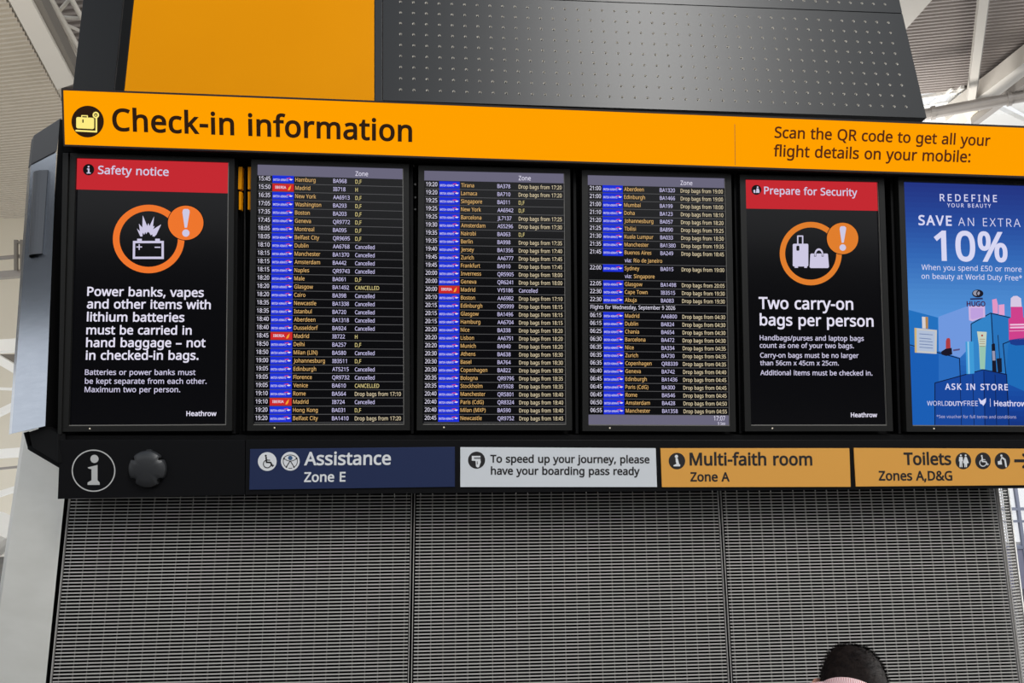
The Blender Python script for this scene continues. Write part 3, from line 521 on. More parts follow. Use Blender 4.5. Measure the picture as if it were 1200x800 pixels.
# ------------------------------------------------------------------ materials
M_black = mat('black_paint', (14, 14, 15), 0.55, spec=0.15)
M_matte = mat('matte_black', (10, 10, 11), 0.8, spec=0.15)
M_bezel = mat('bezel_plastic', (30, 30, 29), 0.45, spec=0.25)
M_glint_clip = mat('bezel_glint_and_clip', (120, 118, 114), 0.35, spec=0.5)
M_fascia = mat('fascia_black', (14, 14, 16), 0.45, spec=0.16)
M_case = mat('sign_casing', (48, 42, 40), 0.4, spec=0.4)
M_display = mat('display_glass', (2, 2, 3), 0.16, spec=0.26, emit=(7, 7, 9), strength=1.0)
M_yellow = mottle(mat('yellow_cladding', (228, 146, 0), 0.35, spec=0.06), (225, 143, 0), (231, 149, 1), 0.9)
M_dark = mat('dark_cladding', (22, 22, 22), 0.5, spec=0.08)
M_perf = mat('dark_metal_cladding', (42, 43, 44), 0.34, metal=0.08, spec=0.38)
M_hole = mat('hole_metal', (210, 206, 198), 0.4, metal=0.1)
M_wing = mottle(mat('brushed_metal', (182, 191, 204), 0.22, metal=0.9), (178, 187, 200), (186, 195, 208), 6, stretch=(1, 1, 8))
M_wingcap = mat('grey_cap', (74, 75, 77), 0.5, metal=0.2)
M_steel = mottle(mat('stainless_steel', (246, 243, 232), 0.4, metal=0.1), (242, 239, 228), (250, 247, 237), 3.0, stretch=(1, 1, 4))
M_slat = mat('louvre_metal', (180, 177, 173), 0.5, metal=0.1)
M_rod = mat('louvre_rod', (164, 161, 156), 0.5, metal=0.1)
M_void = mat('dark_void', (6, 6, 6), 0.9, spec=0.1)
M_ceil = mottle(mat('ceiling_metal', (196, 187, 172), 0.6), (193, 184, 169), (199, 190, 175), 0.4)
M_ceil2 = mat('ceiling_metal_grey', (150, 142, 137), 0.6)
M_white = mat('white_steel', (244, 242, 236), 0.5)
M_beam = mat('beam_grey', (206, 200, 190), 0.55)
M_pipe = mat('pipe_grey', (150, 144, 138), 0.4, metal=0.2)
M_cream = mat('cream_wall', (222, 214, 196), 0.7)
M_floor = mottle(mat('stone_floor', (96, 94, 92), 0.45), (90, 88, 86), (102, 100, 98), 2.0)
M_mull = mat('mullion_grey', (150, 156, 176), 0.5)
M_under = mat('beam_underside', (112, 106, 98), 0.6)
M_glass = bpy.data.materials.new('clear_glass')
M_glass.use_nodes = True
_t = M_glass.node_tree
_b = _t.nodes['Principled BSDF']
_b.inputs['Base Color'].default_value = (1, 1, 1, 1)
_b.inputs['Roughness'].default_value = 0.0
_b.inputs['Alpha'].default_value = 0.12
_b.inputs['Specular IOR Level'].default_value = 0.3

# ------------------------------------------------------------------ setting
mb = MB()
mb.prism([(-32, -14, 0), (34, -14, 0), (34, 22, 0), (-32, 22, 0)], Vector((0, 0, -0.3)), M_floor)
struct(mb.build('floor'))
mb = MB()
mb.prism([(-32, -14, 0), (34, -14, 0), (34, -14, 4.2), (-32, -14, 4.2)], Vector((0, -0.3, 0)), mat('added_rear_wall', (64, 62, 60), 0.7))  # unseen dark wall, added to darken the low reflections in the screens
struct(mb.build('wall_rear_added'))
mb = MB()
mb.prism([(-31, -14, 7), (-31, 34, 7), (-31, 34, 14), (-31, -14, 14)], Vector((-0.3, 0, 0)), mat('added_upper_wall', (64, 63, 62), 0.7))  # unseen wall, added to darken the upper part of the wing's reflection
struct(mb.build('wall_side_added'))

RIB = Vector((-0.97, 0.243, 0)).normalized()


def ribbed(name, px0, px1, zc, lo, hi, pitch, m):
    """corrugated metal deck: ribs run along RIB from lo to hi metres either side of the line px0-px1 (on the height zc)"""
    a, b = hz(*px0, zc), hz(*px1, zc)
    n = int((b - a).length * abs((b - a).normalized().dot(RIB.cross(Vector((0, 0, 1))))) / pitch)
    mb = MB()
    prof = [(0, 0), (0.42, 0), (0.55, -0.36), (0.87, -0.36), (1.0, 0)]
    step = (b - a) / n
    pts, fs = [], []
    for i in range(n):
        for t, h in prof[:-1]:
            q = a + step * (i + t) + Vector((0, 0, h * pitch))
            k = len(pts)
            pts += [q + RIB * lo, q + RIB * hi]
            if k:
                fs.append((k - 2, k - 1, k + 1, k))
    mb.mesh(pts, fs, m)
    # deck above the ribs, so that the roof has its thickness
    u = Vector((0, 0, pitch * 0.25))
    mb.prism([a + RIB * lo + u, a + RIB * hi + u, b + RIB * hi + u, b + RIB * lo + u], Vector((0, 0, 0.25)), m)
    return struct(mb.build(name))


ribbed('ceiling_left', (-8, -30), (163, 283), 14.0, 0, 34, 0.19, M_ceil)
ribbed('ceiling_upper', (60, -60), (128, 208), 17.0, -24, 6, 0.30, M_ceil2)
ribbed('ceiling_right', (1110, -40), (1110, 106), 14.0, -16, 6, 0.155, M_ceil2)


def hbeam(name, pts, z0, depth, m):
    """roof beam whose underside has this outline"""
    mb = MB()
    mb.prism([hz(x, y, z0) for x, y in pts], Vector((0, 0, depth)), m)
    o = mb.build(name)
    return o


def roof_beam(label, pts, z0, depth, m, parts=()):
    o = hbeam('roof_beam', pts, z0, depth, m)
    return tag(o, label, 'beam', 'roof beams')


roof_beam('broad pale roof beam running down to the top left corner of the orange sign',
          [(4, -12), (30, -12), (88, 98), (67, 105)], 13.5, 0.45, M_beam)
roof_beam('dark narrow underside of the broad pale roof beam, next to the lattice truss',
          [(30, -12), (42, -12), (90, 86), (88, 99)], 13.6, 0.4, M_under)  # underside as a separate piece, its shade put into the colour

# lattice truss in the dark gap at the top left
o = hz(70, 30, 15.2)
tr = thing('lattice_truss', 'open white lattice truss in the gap left of the dark cladding', 'truss', o)
Z = 15.2
for nm, segs, r in (('chord', [((46, -8), (92, 74))], 0.085), ('chord', [((56, -8), (98, 66))], 0.07), ('chord', [((80, -8), (104, 36))], 0.07)):
    mb = MB()
    for a, b in segs:
        mb.tube(hz(*a, Z), hz(*b, Z), r, M_beam)
    mb.build(nm, tr)
for a, b in [((62, 22), (84, -4)), ((62, 22), (98, 38)), ((66, 12), (90, 62)), ((70, 20), (100, 22)), ((52, 4), (74, 20)), ((74, 22), (88, 60)), ((84, 2), (95, 22))]:
    mb = MB()
    mb.tube(hz(*a, Z + 0.1), hz(*b, Z + 0.1), 0.05, M_beam)
    mb.build('strut', tr)

# right hand roof
roof_beam('pale roof beam meeting the right edge of the dark cladding at the top',
          [(1040, -12), (1103, -12), (1062, 34), (1040, 50)], 13.4, 0.5, M_beam)
roof_beam('wide pale roof beam slanting down from the right edge above the grey tube',
          [(1330, -26), (1330, 11), (1128, 146), (1108, 142), (1168, 98)], 13.2, 0.5, M_beam)
mb = MB()
mb.beam(hz(1153, -10, 13.1), hz(1136, 128, 13.1), 0.20, 0.25, M_beam)
mb.beam(hz(1158, -10, 13.2), hz(1140, 128, 13.2), 0.06, 0.3, M_pipe)
tag(mb.build('roof_strut'), 'slim pale strut running up across the grey ribbed ceiling', 'strut')
mb = MB()
mb.tube(hz(1070, 136.5, 12.4), hz(1212, 110.5, 12.4), 0.16, M_pipe, 16)
for px_ in (1091, 1180):
    y = 136.5 - (px_ - 1070) * 26 / 142
    c, e = hz(px_, y, 12.4), hz(px_ + 5, y - 0.9, 12.4)
    mb.tube(c, e, 0.2, M_pipe, 16)
tag(mb.build('steel_tube'), 'grey steel tube crossing below the skylight at the right', 'tube')
mb = MB()
mb.beam(hz(1205, 94, 12.6), hz(1142, 142, 12.6), 0.22, 0.22, M_pipe)
tag(mb.build('roof_brace'), 'grey diagonal brace crossing behind the steel tube', 'brace')
strut_ = bpy.data.objects['roof_strut']
strut_['_o'] = [0, 0, 0]
mb = MB()
mb.prism([hz(x, y, 12.75) for x, y in [(1128, 131), (1146, 130), (1150, 140), (1136, 144)]], Vector((0, 0, 0.2)), M_cream)
mb.build('node_plate', strut_)

# skylight beyond the ribbed ceiling: panes between white bars
sk = MB()
for a, b, r in [((1070, 116), (1200, 94), 0.16), ((1080, 130), (1116, 104), 0.10), ((1101, 131), (1128, 102), 0.16), ((1111, 130), (1137, 101), 0.12),
                ((1146, 124), (1168, 98), 0.12), ((1082, 124), (1140, 114), 0.07), ((1190, 118), (1215, 104), 0.12)]:
    sk.beam(hz(*a, 13.9), hz(*b, 13.9), r * 0.7, r * 0.7, M_white)
win = struct(sk.build('window_1'))
sk = MB()
sk.prism([hz(x, y, 14.0) for x, y in [(1060, 112), (1225, 90), (1225, 132), (1060, 138)]], Vector((0, 0, 0.03)), M_glass)
sk.build('pane', win)
# white roof planes past the tube
for i, pts in enumerate([[(1084, 140), (1134, 132), (1140, 150), (1084, 150)], [(1150, 140), (1166, 126), (1215, 150), (1150, 152)], [(1180, 122), (1215, 116), (1215, 142)]]):
    mb = MB()
    mb.prism([hz(x, y, 14.4 + i * 0.3) for x, y in pts], Vector((0, 0, 0.2)), M_white)
    struct(mb.build('ceiling_far'))

# far side of the hall, left
mb = MB()
wl = [at_depth(-260, 270, 34), at_depth(760, 270, 34)]
A_, B_ = Vector((wl[0].x, wl[0].y, 0)), Vector((wl[1].x, wl[1].y, 0))
mb.prism([A_, B_, B_ + Vector((0, 0, 14.5)), A_ + Vector((0, 0, 14.5))], Vector((0.1, 0.4, 0)), M_cream)
struct(mb.build('wall_left'))


def far_beam(label, a, b, d, r, m, square=True, name='wall_beam'):
    mb = MB()
    if square:
        mb.beam(at_depth(*a, d), at_depth(*b, d), r, r, m)
    else:
        mb.tube(at_depth(*a, d), at_depth(*b, d), r, m)
    return tag(mb.build(name), label, 'beam' if square else 'pipe', 'beams along the left wall' if name == 'wall_beam' else None)


far_beam('grey pipe along the left wall just under the ribbed ceiling', (-30, 305), (60, 297), 26, 0.07, M_pipe, False, 'wall_pipe')
far_beam('thick grey rail below the pipe at the left edge', (-30, 325), (60, 318), 26, 0.24, M_pipe, True, 'wall_rail')
mb = MB()
mb.beam(at_depth(19, 281, 25.8), at_depth(19, 317, 25.8), 0.10, 0.10, M_under)
mb.beam(at_depth(26, 281, 25.8), at_depth(26, 317, 25.8), 0.10, 0.10, M_under)
mb.beam(at_depth(19, 284, 25.8), at_depth(26, 284, 25.8), 0.08, 0.08, M_under)
tag(mb.build('pipe_bracket'), 'small dark bracket standing on the grey rail by the side wing', 'bracket')
far_beam('white ledge across the left wall beside the blue-grey wing', (-30, 408), (60, 402), 26, 0.42, M_white)
far_beam('white brace falling to the right below the white ledge', (-30, 404), (40, 445), 25, 0.26, M_white)
far_beam('thin white brace rising to the right near the foot of the side wing', (-30, 498), (40, 464), 25, 0.20, M_white)
far_beam('thin white rail between the two slanting braces', (-30, 454), (40, 457), 25, 0.09, M_white)
far_beam('pale horizontal beam left of the steel column', (-30, 534), (60, 527), 25, 0.30, M_white)
far_beam('thin grey rail just under the pale horizontal beam', (-30, 552), (60, 543), 25, 0.08, M_pipe)
mb = MB()
mb.prism([at_depth(x, y, 25.4) for x, y in [(-5, 415), (18, 415), (18, 429), (-5, 417)]], F * 0.1, M_under)
tag(mb.build('wall_grating'), 'small dark grating tucked under the white ledge', 'grating')
far_beam('white arm with a spotlight rail beside the steel column', (-30, 588), (40, 566), 22, 0.16, M_white)
far_beam('lower thin arm at the left edge beside the steel column', (-30, 616), (40, 614), 22, 0.10, M_pipe)
mb = MB()
mb.tube(at_depth(-30, 650, 20), at_depth(6, 615, 20), 0.5, M_white, 20)
mb.tube(at_depth(-30, 720, 20), at_depth(4, 655, 20), 0.5, M_white, 20)
tag(mb.build('duct'), 'rounded white duct at the left edge low beside the steel column', 'duct')

# glazed wall low at the right
gz = MB()
D = 13.0
for a, b, r in [((1188, 560), (1202, 660), 0.05), ((1170, 596), (1800, 596), 0.045), ((1170, 610.5), (1800, 610.5), 0.035), ((1170, 641), (1800, 640), 0.05), ((1210, 560), (1232, 642), 0.05)] + [((1234 + 24 * i, 560), (1260 + 25 * i, 642), 0.05) for i in range(20)]:
    gz.beam(at_depth(*a, D), at_depth(*b, D), r, r, M_mull, up=F)
win = struct(gz.build('window_2'))
gz = MB()
gz.prism([at_depth(x, y, D + 0.05) for x, y in [(1150, 540), (1800, 540), (1800, 640), (1150, 641)]], F * 0.02, M_glass)
gz.build('pane', win)
gz = MB()
gz.prism([at_depth(x, y, D) for x, y in [(1150, 641), (1800, 640), (1800, 690), (1150, 690)]], F * 0.2, mat('low_wall', (150, 150, 172), 0.6))
struct(gz.build('wall_right'))

# ------------------------------------------------------------------ the tower that carries the board
def to_floor(plane, a, b, z=0.0):
    """the point at height z on the line of plane through pixels a and b"""
    p, q = plane(*a), plane(*b)
    d = q - p
    return p + d * ((z - p.z) / d.z)


# core behind everything, dark
mb = MB()
c0, c1 = PG(60, 640, -0.25), PG(1150, 640, -0.25)
mb.prism([(c0.x, c0.y, 0), (c1.x, c1.y, 0), (c1.x - 0.4, c1.y + 1.3, 0), (c0.x + 0.7, c0.y + 1.3, 0)], Vector((0, 0, PG(600, 560).z + 0.05)), M_void)
struct(mb.build('wall_back'))

# stainless column at the left
pl_col = Plane(PG(74, 640, -0.01), Vector((-0.80, 0.60, 0)), (0, 0, 1))
zt_ = pl_col(50, 500).z
fl, fr = to_floor(pl_col, (22, 560), (0, 712)), to_floor(pl_col, (75.6, 583), (53.5, 800))
tl, trr = to_floor(pl_col, (22, 560), (0, 712), zt_), to_floor(pl_col, (75.6, 583), (53.5, 800), zt_)
mb = MB()
mb.prism([tl, trr, fr, fl], Vector((-0.07, 0.10, 0)), M_steel)
struct(mb.build('column'))

# louvre grilles
PITCHZ = 0.0148
ztop = PP(600, 586).z + 0.06
sl0, sl1 = (79, 583), (58.5, 800)


def gx(px, py):
    return PG(px, py).x


x_a = (to_floor(PG, sl0, sl1, 1.0)).x
x_b = (to_floor(PG, (480.5, 584), (482, 800), 1.2)).x
x_c = (to_floor(PG, (842, 582), (857, 800), 1.2)).x
x_d = (to_floor(PG, (1167, 583), (1188, 725), 1.4)).x
gy = PG.p.y


def grille(label, org, along, width, rr=0.0016):
    """a framed grille standing on the floor: blades across, round rods behind them"""
    t = thing('louvre_grille', label, 'grille', org, 'louvre grilles below the board')
    along = Vector(along).normalized()
    back = Vector((-along.y, along.x, 0))
    if back.y < 0:
        back = -back
    o_ = Vector(org)
    g = 0.006
    mb = MB()
    n = int(ztop / PITCHZ)
    for i in range(n):
        z = 0.03 + i * PITCHZ
        a, b = o_ + along * (g + 0.004) + Vector((0, 0, z)), o_ + along * (width - g - 0.004) + Vector((0, 0, z))
        h = Vector((0, 0, 0.0052))
        dp = back * 0.005
        mb.mesh([a, b, b + h, a + h, a + dp, b + dp, b + dp + h, a + dp + h],
                [(0, 1, 2, 3), (3, 2, 6, 7), (4, 7, 6, 5), (0, 4, 5, 1)], M_slat)
    mb.build('slats', t)
    mb = MB()
    m = int(width / 0.056)
    for i in range(m):
        p = o_ + along * (width * (i + 0.5) / m) + back * 0.012
        mb.tube(p + Vector((0, 0, 0.02)), p + Vector((0, 0, ztop)), rr, M_rod, 6)
    mb.build('rods', t)
    for q, nm in ((0.0, 'side_frame'), (width - g, 'side_frame')):
        mb = MB()
        a = o_ + along * q - back * 0.002
        mb.prism([a, a + along * 0.003, a + along * 0.003 + Vector((0, 0, ztop)), a + Vector((0, 0, ztop))], back * 0.012, M_slat)
        mb.build(nm, t)
    mb = MB()
    a = o_ + back * 0.07
    mb.prism([a + along * 0.001, a + along * (width - 0.001), a + along * (width - 0.001) + Vector((0, 0, ztop)), a + along * 0.001 + Vector((0, 0, ztop))], back * 0.01, M_void)
    mb.build('back_plate', t)
    return t


grille('louvre grille of thin metal slats below the information symbol, next to the steel column', (x_a, gy, 0), X, x_b - x_a - 0.004, 0.0012)
grille('louvre grille of thin metal slats below the white boarding pass sign', (x_b + 0.004, gy, 0), X, x_c - x_b - 0.008)
grille('louvre grille of thin metal slats behind the dark-haired person, below the toilets sign', (x_c + 0.004, gy, 0), X, x_d - x_c - 0.004, 0.0024)  # thicker rods here stand in for the stronger side light
RET = Vector((0.93, 0.37, 0)).normalized()
co_ = Vector((x_d + 0.012, gy + 0.006, 0))
pl_r = Plane(co_, RET, (0, 0, 1))
tg = grille('narrow bright louvre grille turning the corner beside the bright window', co_, RET, (pl_r(1183.5, 590) - co_).dot(RET))
mb = MB()
w_r = (pl_r(1183.5, 590) - co_).dot(RET)
mb.prism([co_ + RET * (w_r + k) + Vector((0, 0, h)) for k, h in ((0.0, 0.0), (0.008, 0.0), (0.008, ztop), (0.0, ztop))], pl_r.n * -0.03, M_white)
mb.build('edge_strip', tg)

# upper cladding
def clad(name, label, pts, m, depth=0.05, cat='cladding panel', off=0.0, bevel=0.002):
    mb = MB()
    mb.prism([PU(x, y, off) for x, y in pts], PU.n * -depth, m)
    return tag(mb.build(name, origin=PU(*pts[-1], off), bevel=bevel), label, cat)


clad('yellow_panel', 'plain yellow cladding panel above the left end of the orange sign', [(173.8, -160), (438.5, -160), (438.5, 120.5), (145.3, 109.3)], M_yellow)
clad('edge_panel', 'narrow black strip along the left edge of the yellow panel', [(162, -160), (173.4, -160), (145.0, 109.3), (134.0, 109)], M_dark)
clad('joint_strip', 'slim grey strip between the yellow panel and the perforated panel', [(439, -160), (448, -160), (448, 121), (439, 120.5)], M_perf)
pl_side = Plane(PU(140, 60, -0.005), Vector((-0.80, 0.60, 0)), PU.u)
mb = MB()
mb.prism([pl_side(x, y) for x, y in [(116, -160), (161.1, -160), (133.2, 109), (84.8, 107)]], Vector((-0.03, 0.08, 0)), M_dark)
tag(mb.build('corner_panel', origin=pl_side(84.8, 107), bevel=0.003), 'broad black corner panel rising behind the left end of the orange sign', 'cladding panel')


def bil(c, s, t):
    """c = top left, top right, bottom right, bottom left"""
    return (c[0] * (1 - s) + c[1] * s) * (1 - t) + (c[3] * (1 - s) + c[2] * s) * t


def perforated(name, label, outer, dots, nc, nr, hole_r):
    """metal sheet with a grid of countersunk holes; outer and dots are four corners each (pixels on the cladding plane)"""
    q = [PU(*p, 0.004) for p in dots]
    o_ = [PU(*p, 0.004) for p in outer]
    n = PU.n
    mb = MB()
    K = 8
    for i in range(nc):
        for j in range(nr):
            s0, s1 = (i - 0.5) / (nc - 1), (i + 0.5) / (nc - 1)
            t0, t1 = (j - 0.5) / (nr - 1), (j + 0.5) / (nr - 1)
            cs = [bil(q, s0, t0), bil(q, s1, t0), bil(q, s1, t1), bil(q, s0, t1)]
            c = bil(q, i / (nc - 1), j / (nr - 1))
            ex, ey = (cs[1] - cs[0]).normalized(), (cs[0] - cs[3]).normalized()
            sq = [cs[0], (cs[0] + cs[1]) / 2, cs[1], (cs[1] + cs[2]) / 2, cs[2], (cs[2] + cs[3]) / 2, cs[3], (cs[3] + cs[0]) / 2]
            ring = [c + (ex * math.cos(PI * 0.75 - PI / 4 * k) + ey * math.sin(PI * 0.75 - PI / 4 * k)) * hole_r for k in range(K)]
            deep = [c + (r_ - c) * 0.45 - n * hole_r * 0.9 for r_ in ring]
            mb.mesh(sq + ring, [(k, (k + 1) % K, (k + 1) % K + K, k + K) for k in range(K)], M_perf)
            mb.mesh(ring + deep, [(k, (k + 1) % K, (k + 1) % K + K, k + K) for k in range(K)], M_hole)
            mb.mesh(deep, [tuple(range(K))], M_void)
    e = [bil(q, -0.5 / (nc - 1), -0.5 / (nr - 1)), bil(q, 1 + 0.5 / (nc - 1), -0.5 / (nr - 1)),
         bil(q, 1 + 0.5 / (nc - 1), 1 + 0.5 / (nr - 1)), bil(q, -0.5 / (nc - 1), 1 + 0.5 / (nr - 1))]
    for k in range(4):
        mb.face([o_[k], o_[(k + 1) % 4], e[(k + 1) % 4], e[k]], M_perf)
    for k in range(4):
        a, b = o_[k], o_[(k + 1) % 4]
        mb.face([a, b, b - n * 0.05, a - n * 0.05], M_perf)
    mb.face([p - n * 0.05 for p in o_], M_void)
    return tag(mb.build(name, origin=o_[3]), label, 'cladding panel')


perforated('perforated_panel', 'large dark perforated metal panel above the middle and right of the orange sign',
           [(448.8, -7.5), (1057.5, 16.2), (1085.8, 138), (448.8, 117.5)], [(469.5, 2.2), (1041, 26.5), (1062, 125), (469.5, 105)], 41, 9, 0.0072)
perforated('perforated_panel', 'strip of a second perforated metal panel cut off by the top of the picture',
           [(448.8, -160), (1023.6, -138), (1057.2, 15.2), (448.8, -8.5)], [(469.5, -142), (1012, -120), (1037, 5), (469.5, -20)], 41, 11, 0.0072)

# ------------------------------------------------------------------ board housing
hs = thing('board_housing', 'black housing of the information board holding the six screens', 'board', PS(68, 512, -0.06))
mb = MB()
mb.prism([PS(x, y, -0.09) for x, y in [(74, 150), (1290, 195), (1300, 530), (66, 530)]], PS.n * -0.12, M_matte)
mb.build('back_panel', hs)
mb = MB()
mb.prism([PS(x, y, 0.0) for x, y in [(74, 172), (1290, 208), (1290, 214), (74, 178)]], PS.n * -0.085, M_matte)
mb.build('top_rail', hs)
mb = MB()
mb.prism([PS(x, y, -0.01) for x, y in [(69, 510), (1290, 509), (1290, 519), (69, 519)]], PS.n * -0.075, M_black)
mb.build('bottom_rail', hs)
for k, (a, b) in enumerate([((73.5, 179, 80, 179), (67.5, 509, 71.5, 509)), ((276, 184, 279, 184), (272, 508, 276, 508)), ((480, 191, 484, 191), (481.5, 508, 485, 508)),
                            ((671.5, 197, 675, 197), (674.5, 508, 678, 508)), ((860, 203, 864, 203), (866.5, 508, 870, 508)), ((1043, 208, 1046, 208), (1053, 508, 1056, 508))]):
    mb = MB()
    off = 0.02 if k == 0 else -0.02
    mb.prism([PS(a[0], a[1], off), PS(a[2], a[3], off), PS(b[2], b[3], off), PS(b[0], b[1], off)], PS.n * -0.065, M_bezel if k in (0,) else M_black)
    mb.build('mullion', hs, bevel=0.001)
mb = MB()   # side of the housing, set back
mb.prism([PS(x, y, -0.13) for x, y in [(70, 140), (80, 140), (78, 545), (44, 520)]], PS.n * -0.12, M_matte)
mb.build('side_panel', hs)
# yellow strips in the gap left of the first departures screen
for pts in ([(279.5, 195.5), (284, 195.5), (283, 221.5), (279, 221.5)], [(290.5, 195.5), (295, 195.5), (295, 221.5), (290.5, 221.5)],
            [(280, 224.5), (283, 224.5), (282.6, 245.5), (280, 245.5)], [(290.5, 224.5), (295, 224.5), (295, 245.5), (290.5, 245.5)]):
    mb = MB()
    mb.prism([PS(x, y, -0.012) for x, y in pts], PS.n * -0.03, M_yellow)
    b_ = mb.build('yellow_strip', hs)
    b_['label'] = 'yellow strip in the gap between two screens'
# cables and clips in the gaps
for xt, yt, xb, yb in [(487, 203, 487.5, 300), (674, 208, 675, 225), (673.5, 225, 676, 505), (287, 200, 286, 505)]:
    mb = MB()
    mb.tube(PS(xt, yt, -0.06), PS(xb, yb, -0.06), 0.0045, M_bezel, 8)
    mb.build('cable', hs)
for x, y in [(486.8, 216.5), (486.8, 231.8), (486.8, 245.7), (485, 195)]:
    mb = MB()
    c = PS(x, y, -0.05)
    mb.tube(c, c + PS.n * 0.01, 0.005, M_glint_clip, 10)
    mb.build('clip', hs)

# side wing, going back to the left
wg = thing('side_wing', 'grey metal side wing of the board with a recessed grip, at the left', 'board side', PW(13, 508))
mb = MB()
mb.prism([PW(x, y) for x, y in [(36, 194), (66, 178.5), (53, 499), (13.5, 508)]], Vector((-0.045, 0.06, 0)), M_wing)
mb.build('face_panel', wg)
mb = MB()
mb.prism([PW(x, y, 0.004) for x, y in [(40, 158), (72, 137.5), (66.6, 176.5), (36.2, 192.5)]], Vector((-0.045, 0.06, 0)), M_wingcap)
cp_ = mb.build('top_cap', wg, bevel=0.003)
M_grip = mat('grip_metal', (92, 95, 100), 0.4, metal=0.5)
mb = MB()   # grip: a half-round hood, open below
N = 10
pts, fs = [], []
for (xl, yl, xr, yr) in [(40.5, 206, 56, 199), (36, 303, 49.5, 297)]:
    A, B = PW(xl, yl, 0.001), PW(xr, yr, 0.001)
    for i in range(N + 1):
        t = i / N
        pts.append(A.lerp(B, t) + PW.n * (0.028 * math.sin(PI * t)))
for i in range(N):
    fs.append((i, i + 1, N + 2 + i, N + 1 + i))
mb.mesh(pts, fs, M_grip)
mb.mesh([PW(40.5, 206, 0.001), PW(56, 199, 0.001)] + pts[1:N], [tuple([0] + list(range(2, N + 1)) + [1])], M_grip)
mb.face([p - PW.u * -0.004 for p in pts[N + 1:]], M_void)
mb.build('grip', wg, smooth=False)
mb = MB()
mb.tube(PW(31, 506, -0.03), PW(36, 524, -0.05), 0.012, M_matte)
mb.tube(PW(36, 524, -0.05), PS(72, 545, -0.05), 0.014, M_matte)
mb.prism([PW(x, y, -0.03) for x, y in [(34, 506), (53, 500), (68, 508), (68, 542), (38, 524)]], PW.n * -0.03, M_matte)
mb.build('bracket', wg)

# ------------------------------------------------------------------ orange banner
M_orange = glow('banner_light', (255, 160, 0), 1.0)
M_ink = mat('brown_ink', (52, 30, 12), 0.7, spec=0.1)
M_ink2 = mat('red_brown_ink', (96, 42, 8), 0.7, spec=0.1)
M_pale = glow('pictogram_yellow', (255, 236, 130))
bn = thing('banner_sign', 'long lit orange sign reading Check-in information across the top of the board', 'sign', PB(74, 172))
bc = [(71.7, 103.5), (1275, 150.4), (1278, 211), (74.3, 171.2)]
mb = MB()
mb.prism([PB(x, y, -0.004) for x, y in bc], PB.n * -0.11, M_case)
e = [PB(x, y) for x, y in bc]
inn = [PB(x, y) for x, y in [(74, 105.7), (1273, 152.6), (1276, 208.6), (75.8, 169.2)]]
for k in range(4):
    a, b, c, d = e[k], e[(k + 1) % 4], inn[(k + 1) % 4], inn[k]
    mb.prism([a, b, c, d], PB.n * -0.01, M_case)
mb.build('casing', bn)
mb = MB()
mb.prism([PB(x, y, -0.002) for x, y in [(73.5, 105), (1273.5, 152), (1276.5, 209.2), (75.3, 169.8)]], PB.n * -0.001, M_orange)
f_ = mb.build('light_panel', bn)
ar = art(PB)
ar.line([(861, 145.5), (861.6, 193.5)], 0.8, mat('seam', (190, 120, 10), 0.6), 0, caps=False)
ar.build('panel_seam', bn)
text_lines(bn, PB, 0.0008, [('Check-in information', 131.8, 152.6, 483.0, 165.6, M_ink, 20, 14),
                           ('Scan the QR code to get all your', 907.5, 161.2, 1160.2, 170.9, M_ink2, 17, 0),
                           ('flight details on your mobile:', 906.3, 183.0, 1137.0, 190.0, M_ink2, 17, 0)])
ar = art(PB)
ar.disc(102.7, 142.4, 19.0, M_ink, 0, 18.6)
k = 1
def rrect(A_, x0, y0, x1, y1, r, m, k, sk=0.0):
    pts = []
    for cx, cy, a0 in ((x1 - r, y0 + r, -90), (x1 - r, y1 - r, 0), (x0 + r, y1 - r, 90), (x0 + r, y0 + r, 180)):
        for i in range(5):
            a = math.radians(a0 + 22.5 * i)
            px_, py_ = cx + r * math.cos(a), cy + r * math.sin(a)
            pts.append((px_, py_ + sk * (px_ - x0)))
    A_.poly(pts, m, k)
rrect(ar, 89.3, 137.0, 110.3, 150.2, 2, M_pale, 1, 0.05)
ar.line([(95.8, 137.2), (95.8, 135.4), (102.4, 135.6), (102.4, 137.6)], 1.2, M_pale, 1)
ar.line([(97.2, 140.4), (97.2, 143.2)], 1.5, M_ink, 2)
ar.line([(89.3, 153.0), (112.9, 154.2), (112.9, 138.2)], 2.0, M_pale, 1)
ar.ring(112.3, 134.7, 3.8, 2.0, M_pale, 1)
ar.disc(112.3, 134.9, 1.0, M_pale, 1, n=12)
ar.build('pictogram', bn)

# ------------------------------------------------------------------ the six screens
G_white = glow('screen_white', (226, 222, 240))
G_dim = glow('screen_dim_white', (205, 200, 226))
G_red = glow('screen_red', (196, 42, 50))
G_orange = glow('screen_orange', (238, 118, 46))
G_orange2 = glow('screen_orange_soft', (224, 126, 46))
G_band = glow('screen_band', (106, 103, 124))
G_blue = glow('screen_blue', (30, 50, 214))
G_tan = glow('screen_tan', (222, 178, 112))
G_lilac = glow('screen_lilac', (206, 200, 240))
G_cream = glow('screen_cream', (222, 206, 172))
G_yel = glow('screen_yellow', (222, 206, 140))
G_line = glow('screen_line', (88, 88, 90))
G_logo_red = glow('screen_logo_red', (204, 60, 120))
G_ib = glow('screen_logo_back_red', (204, 40, 44))
G_gold = glow('screen_logo_gold', (244, 160, 50))
M_led = glow('power_light', (220, 210, 190))
D_ = mat('disc_black', (20, 20, 22), 0.6, spec=0.1)


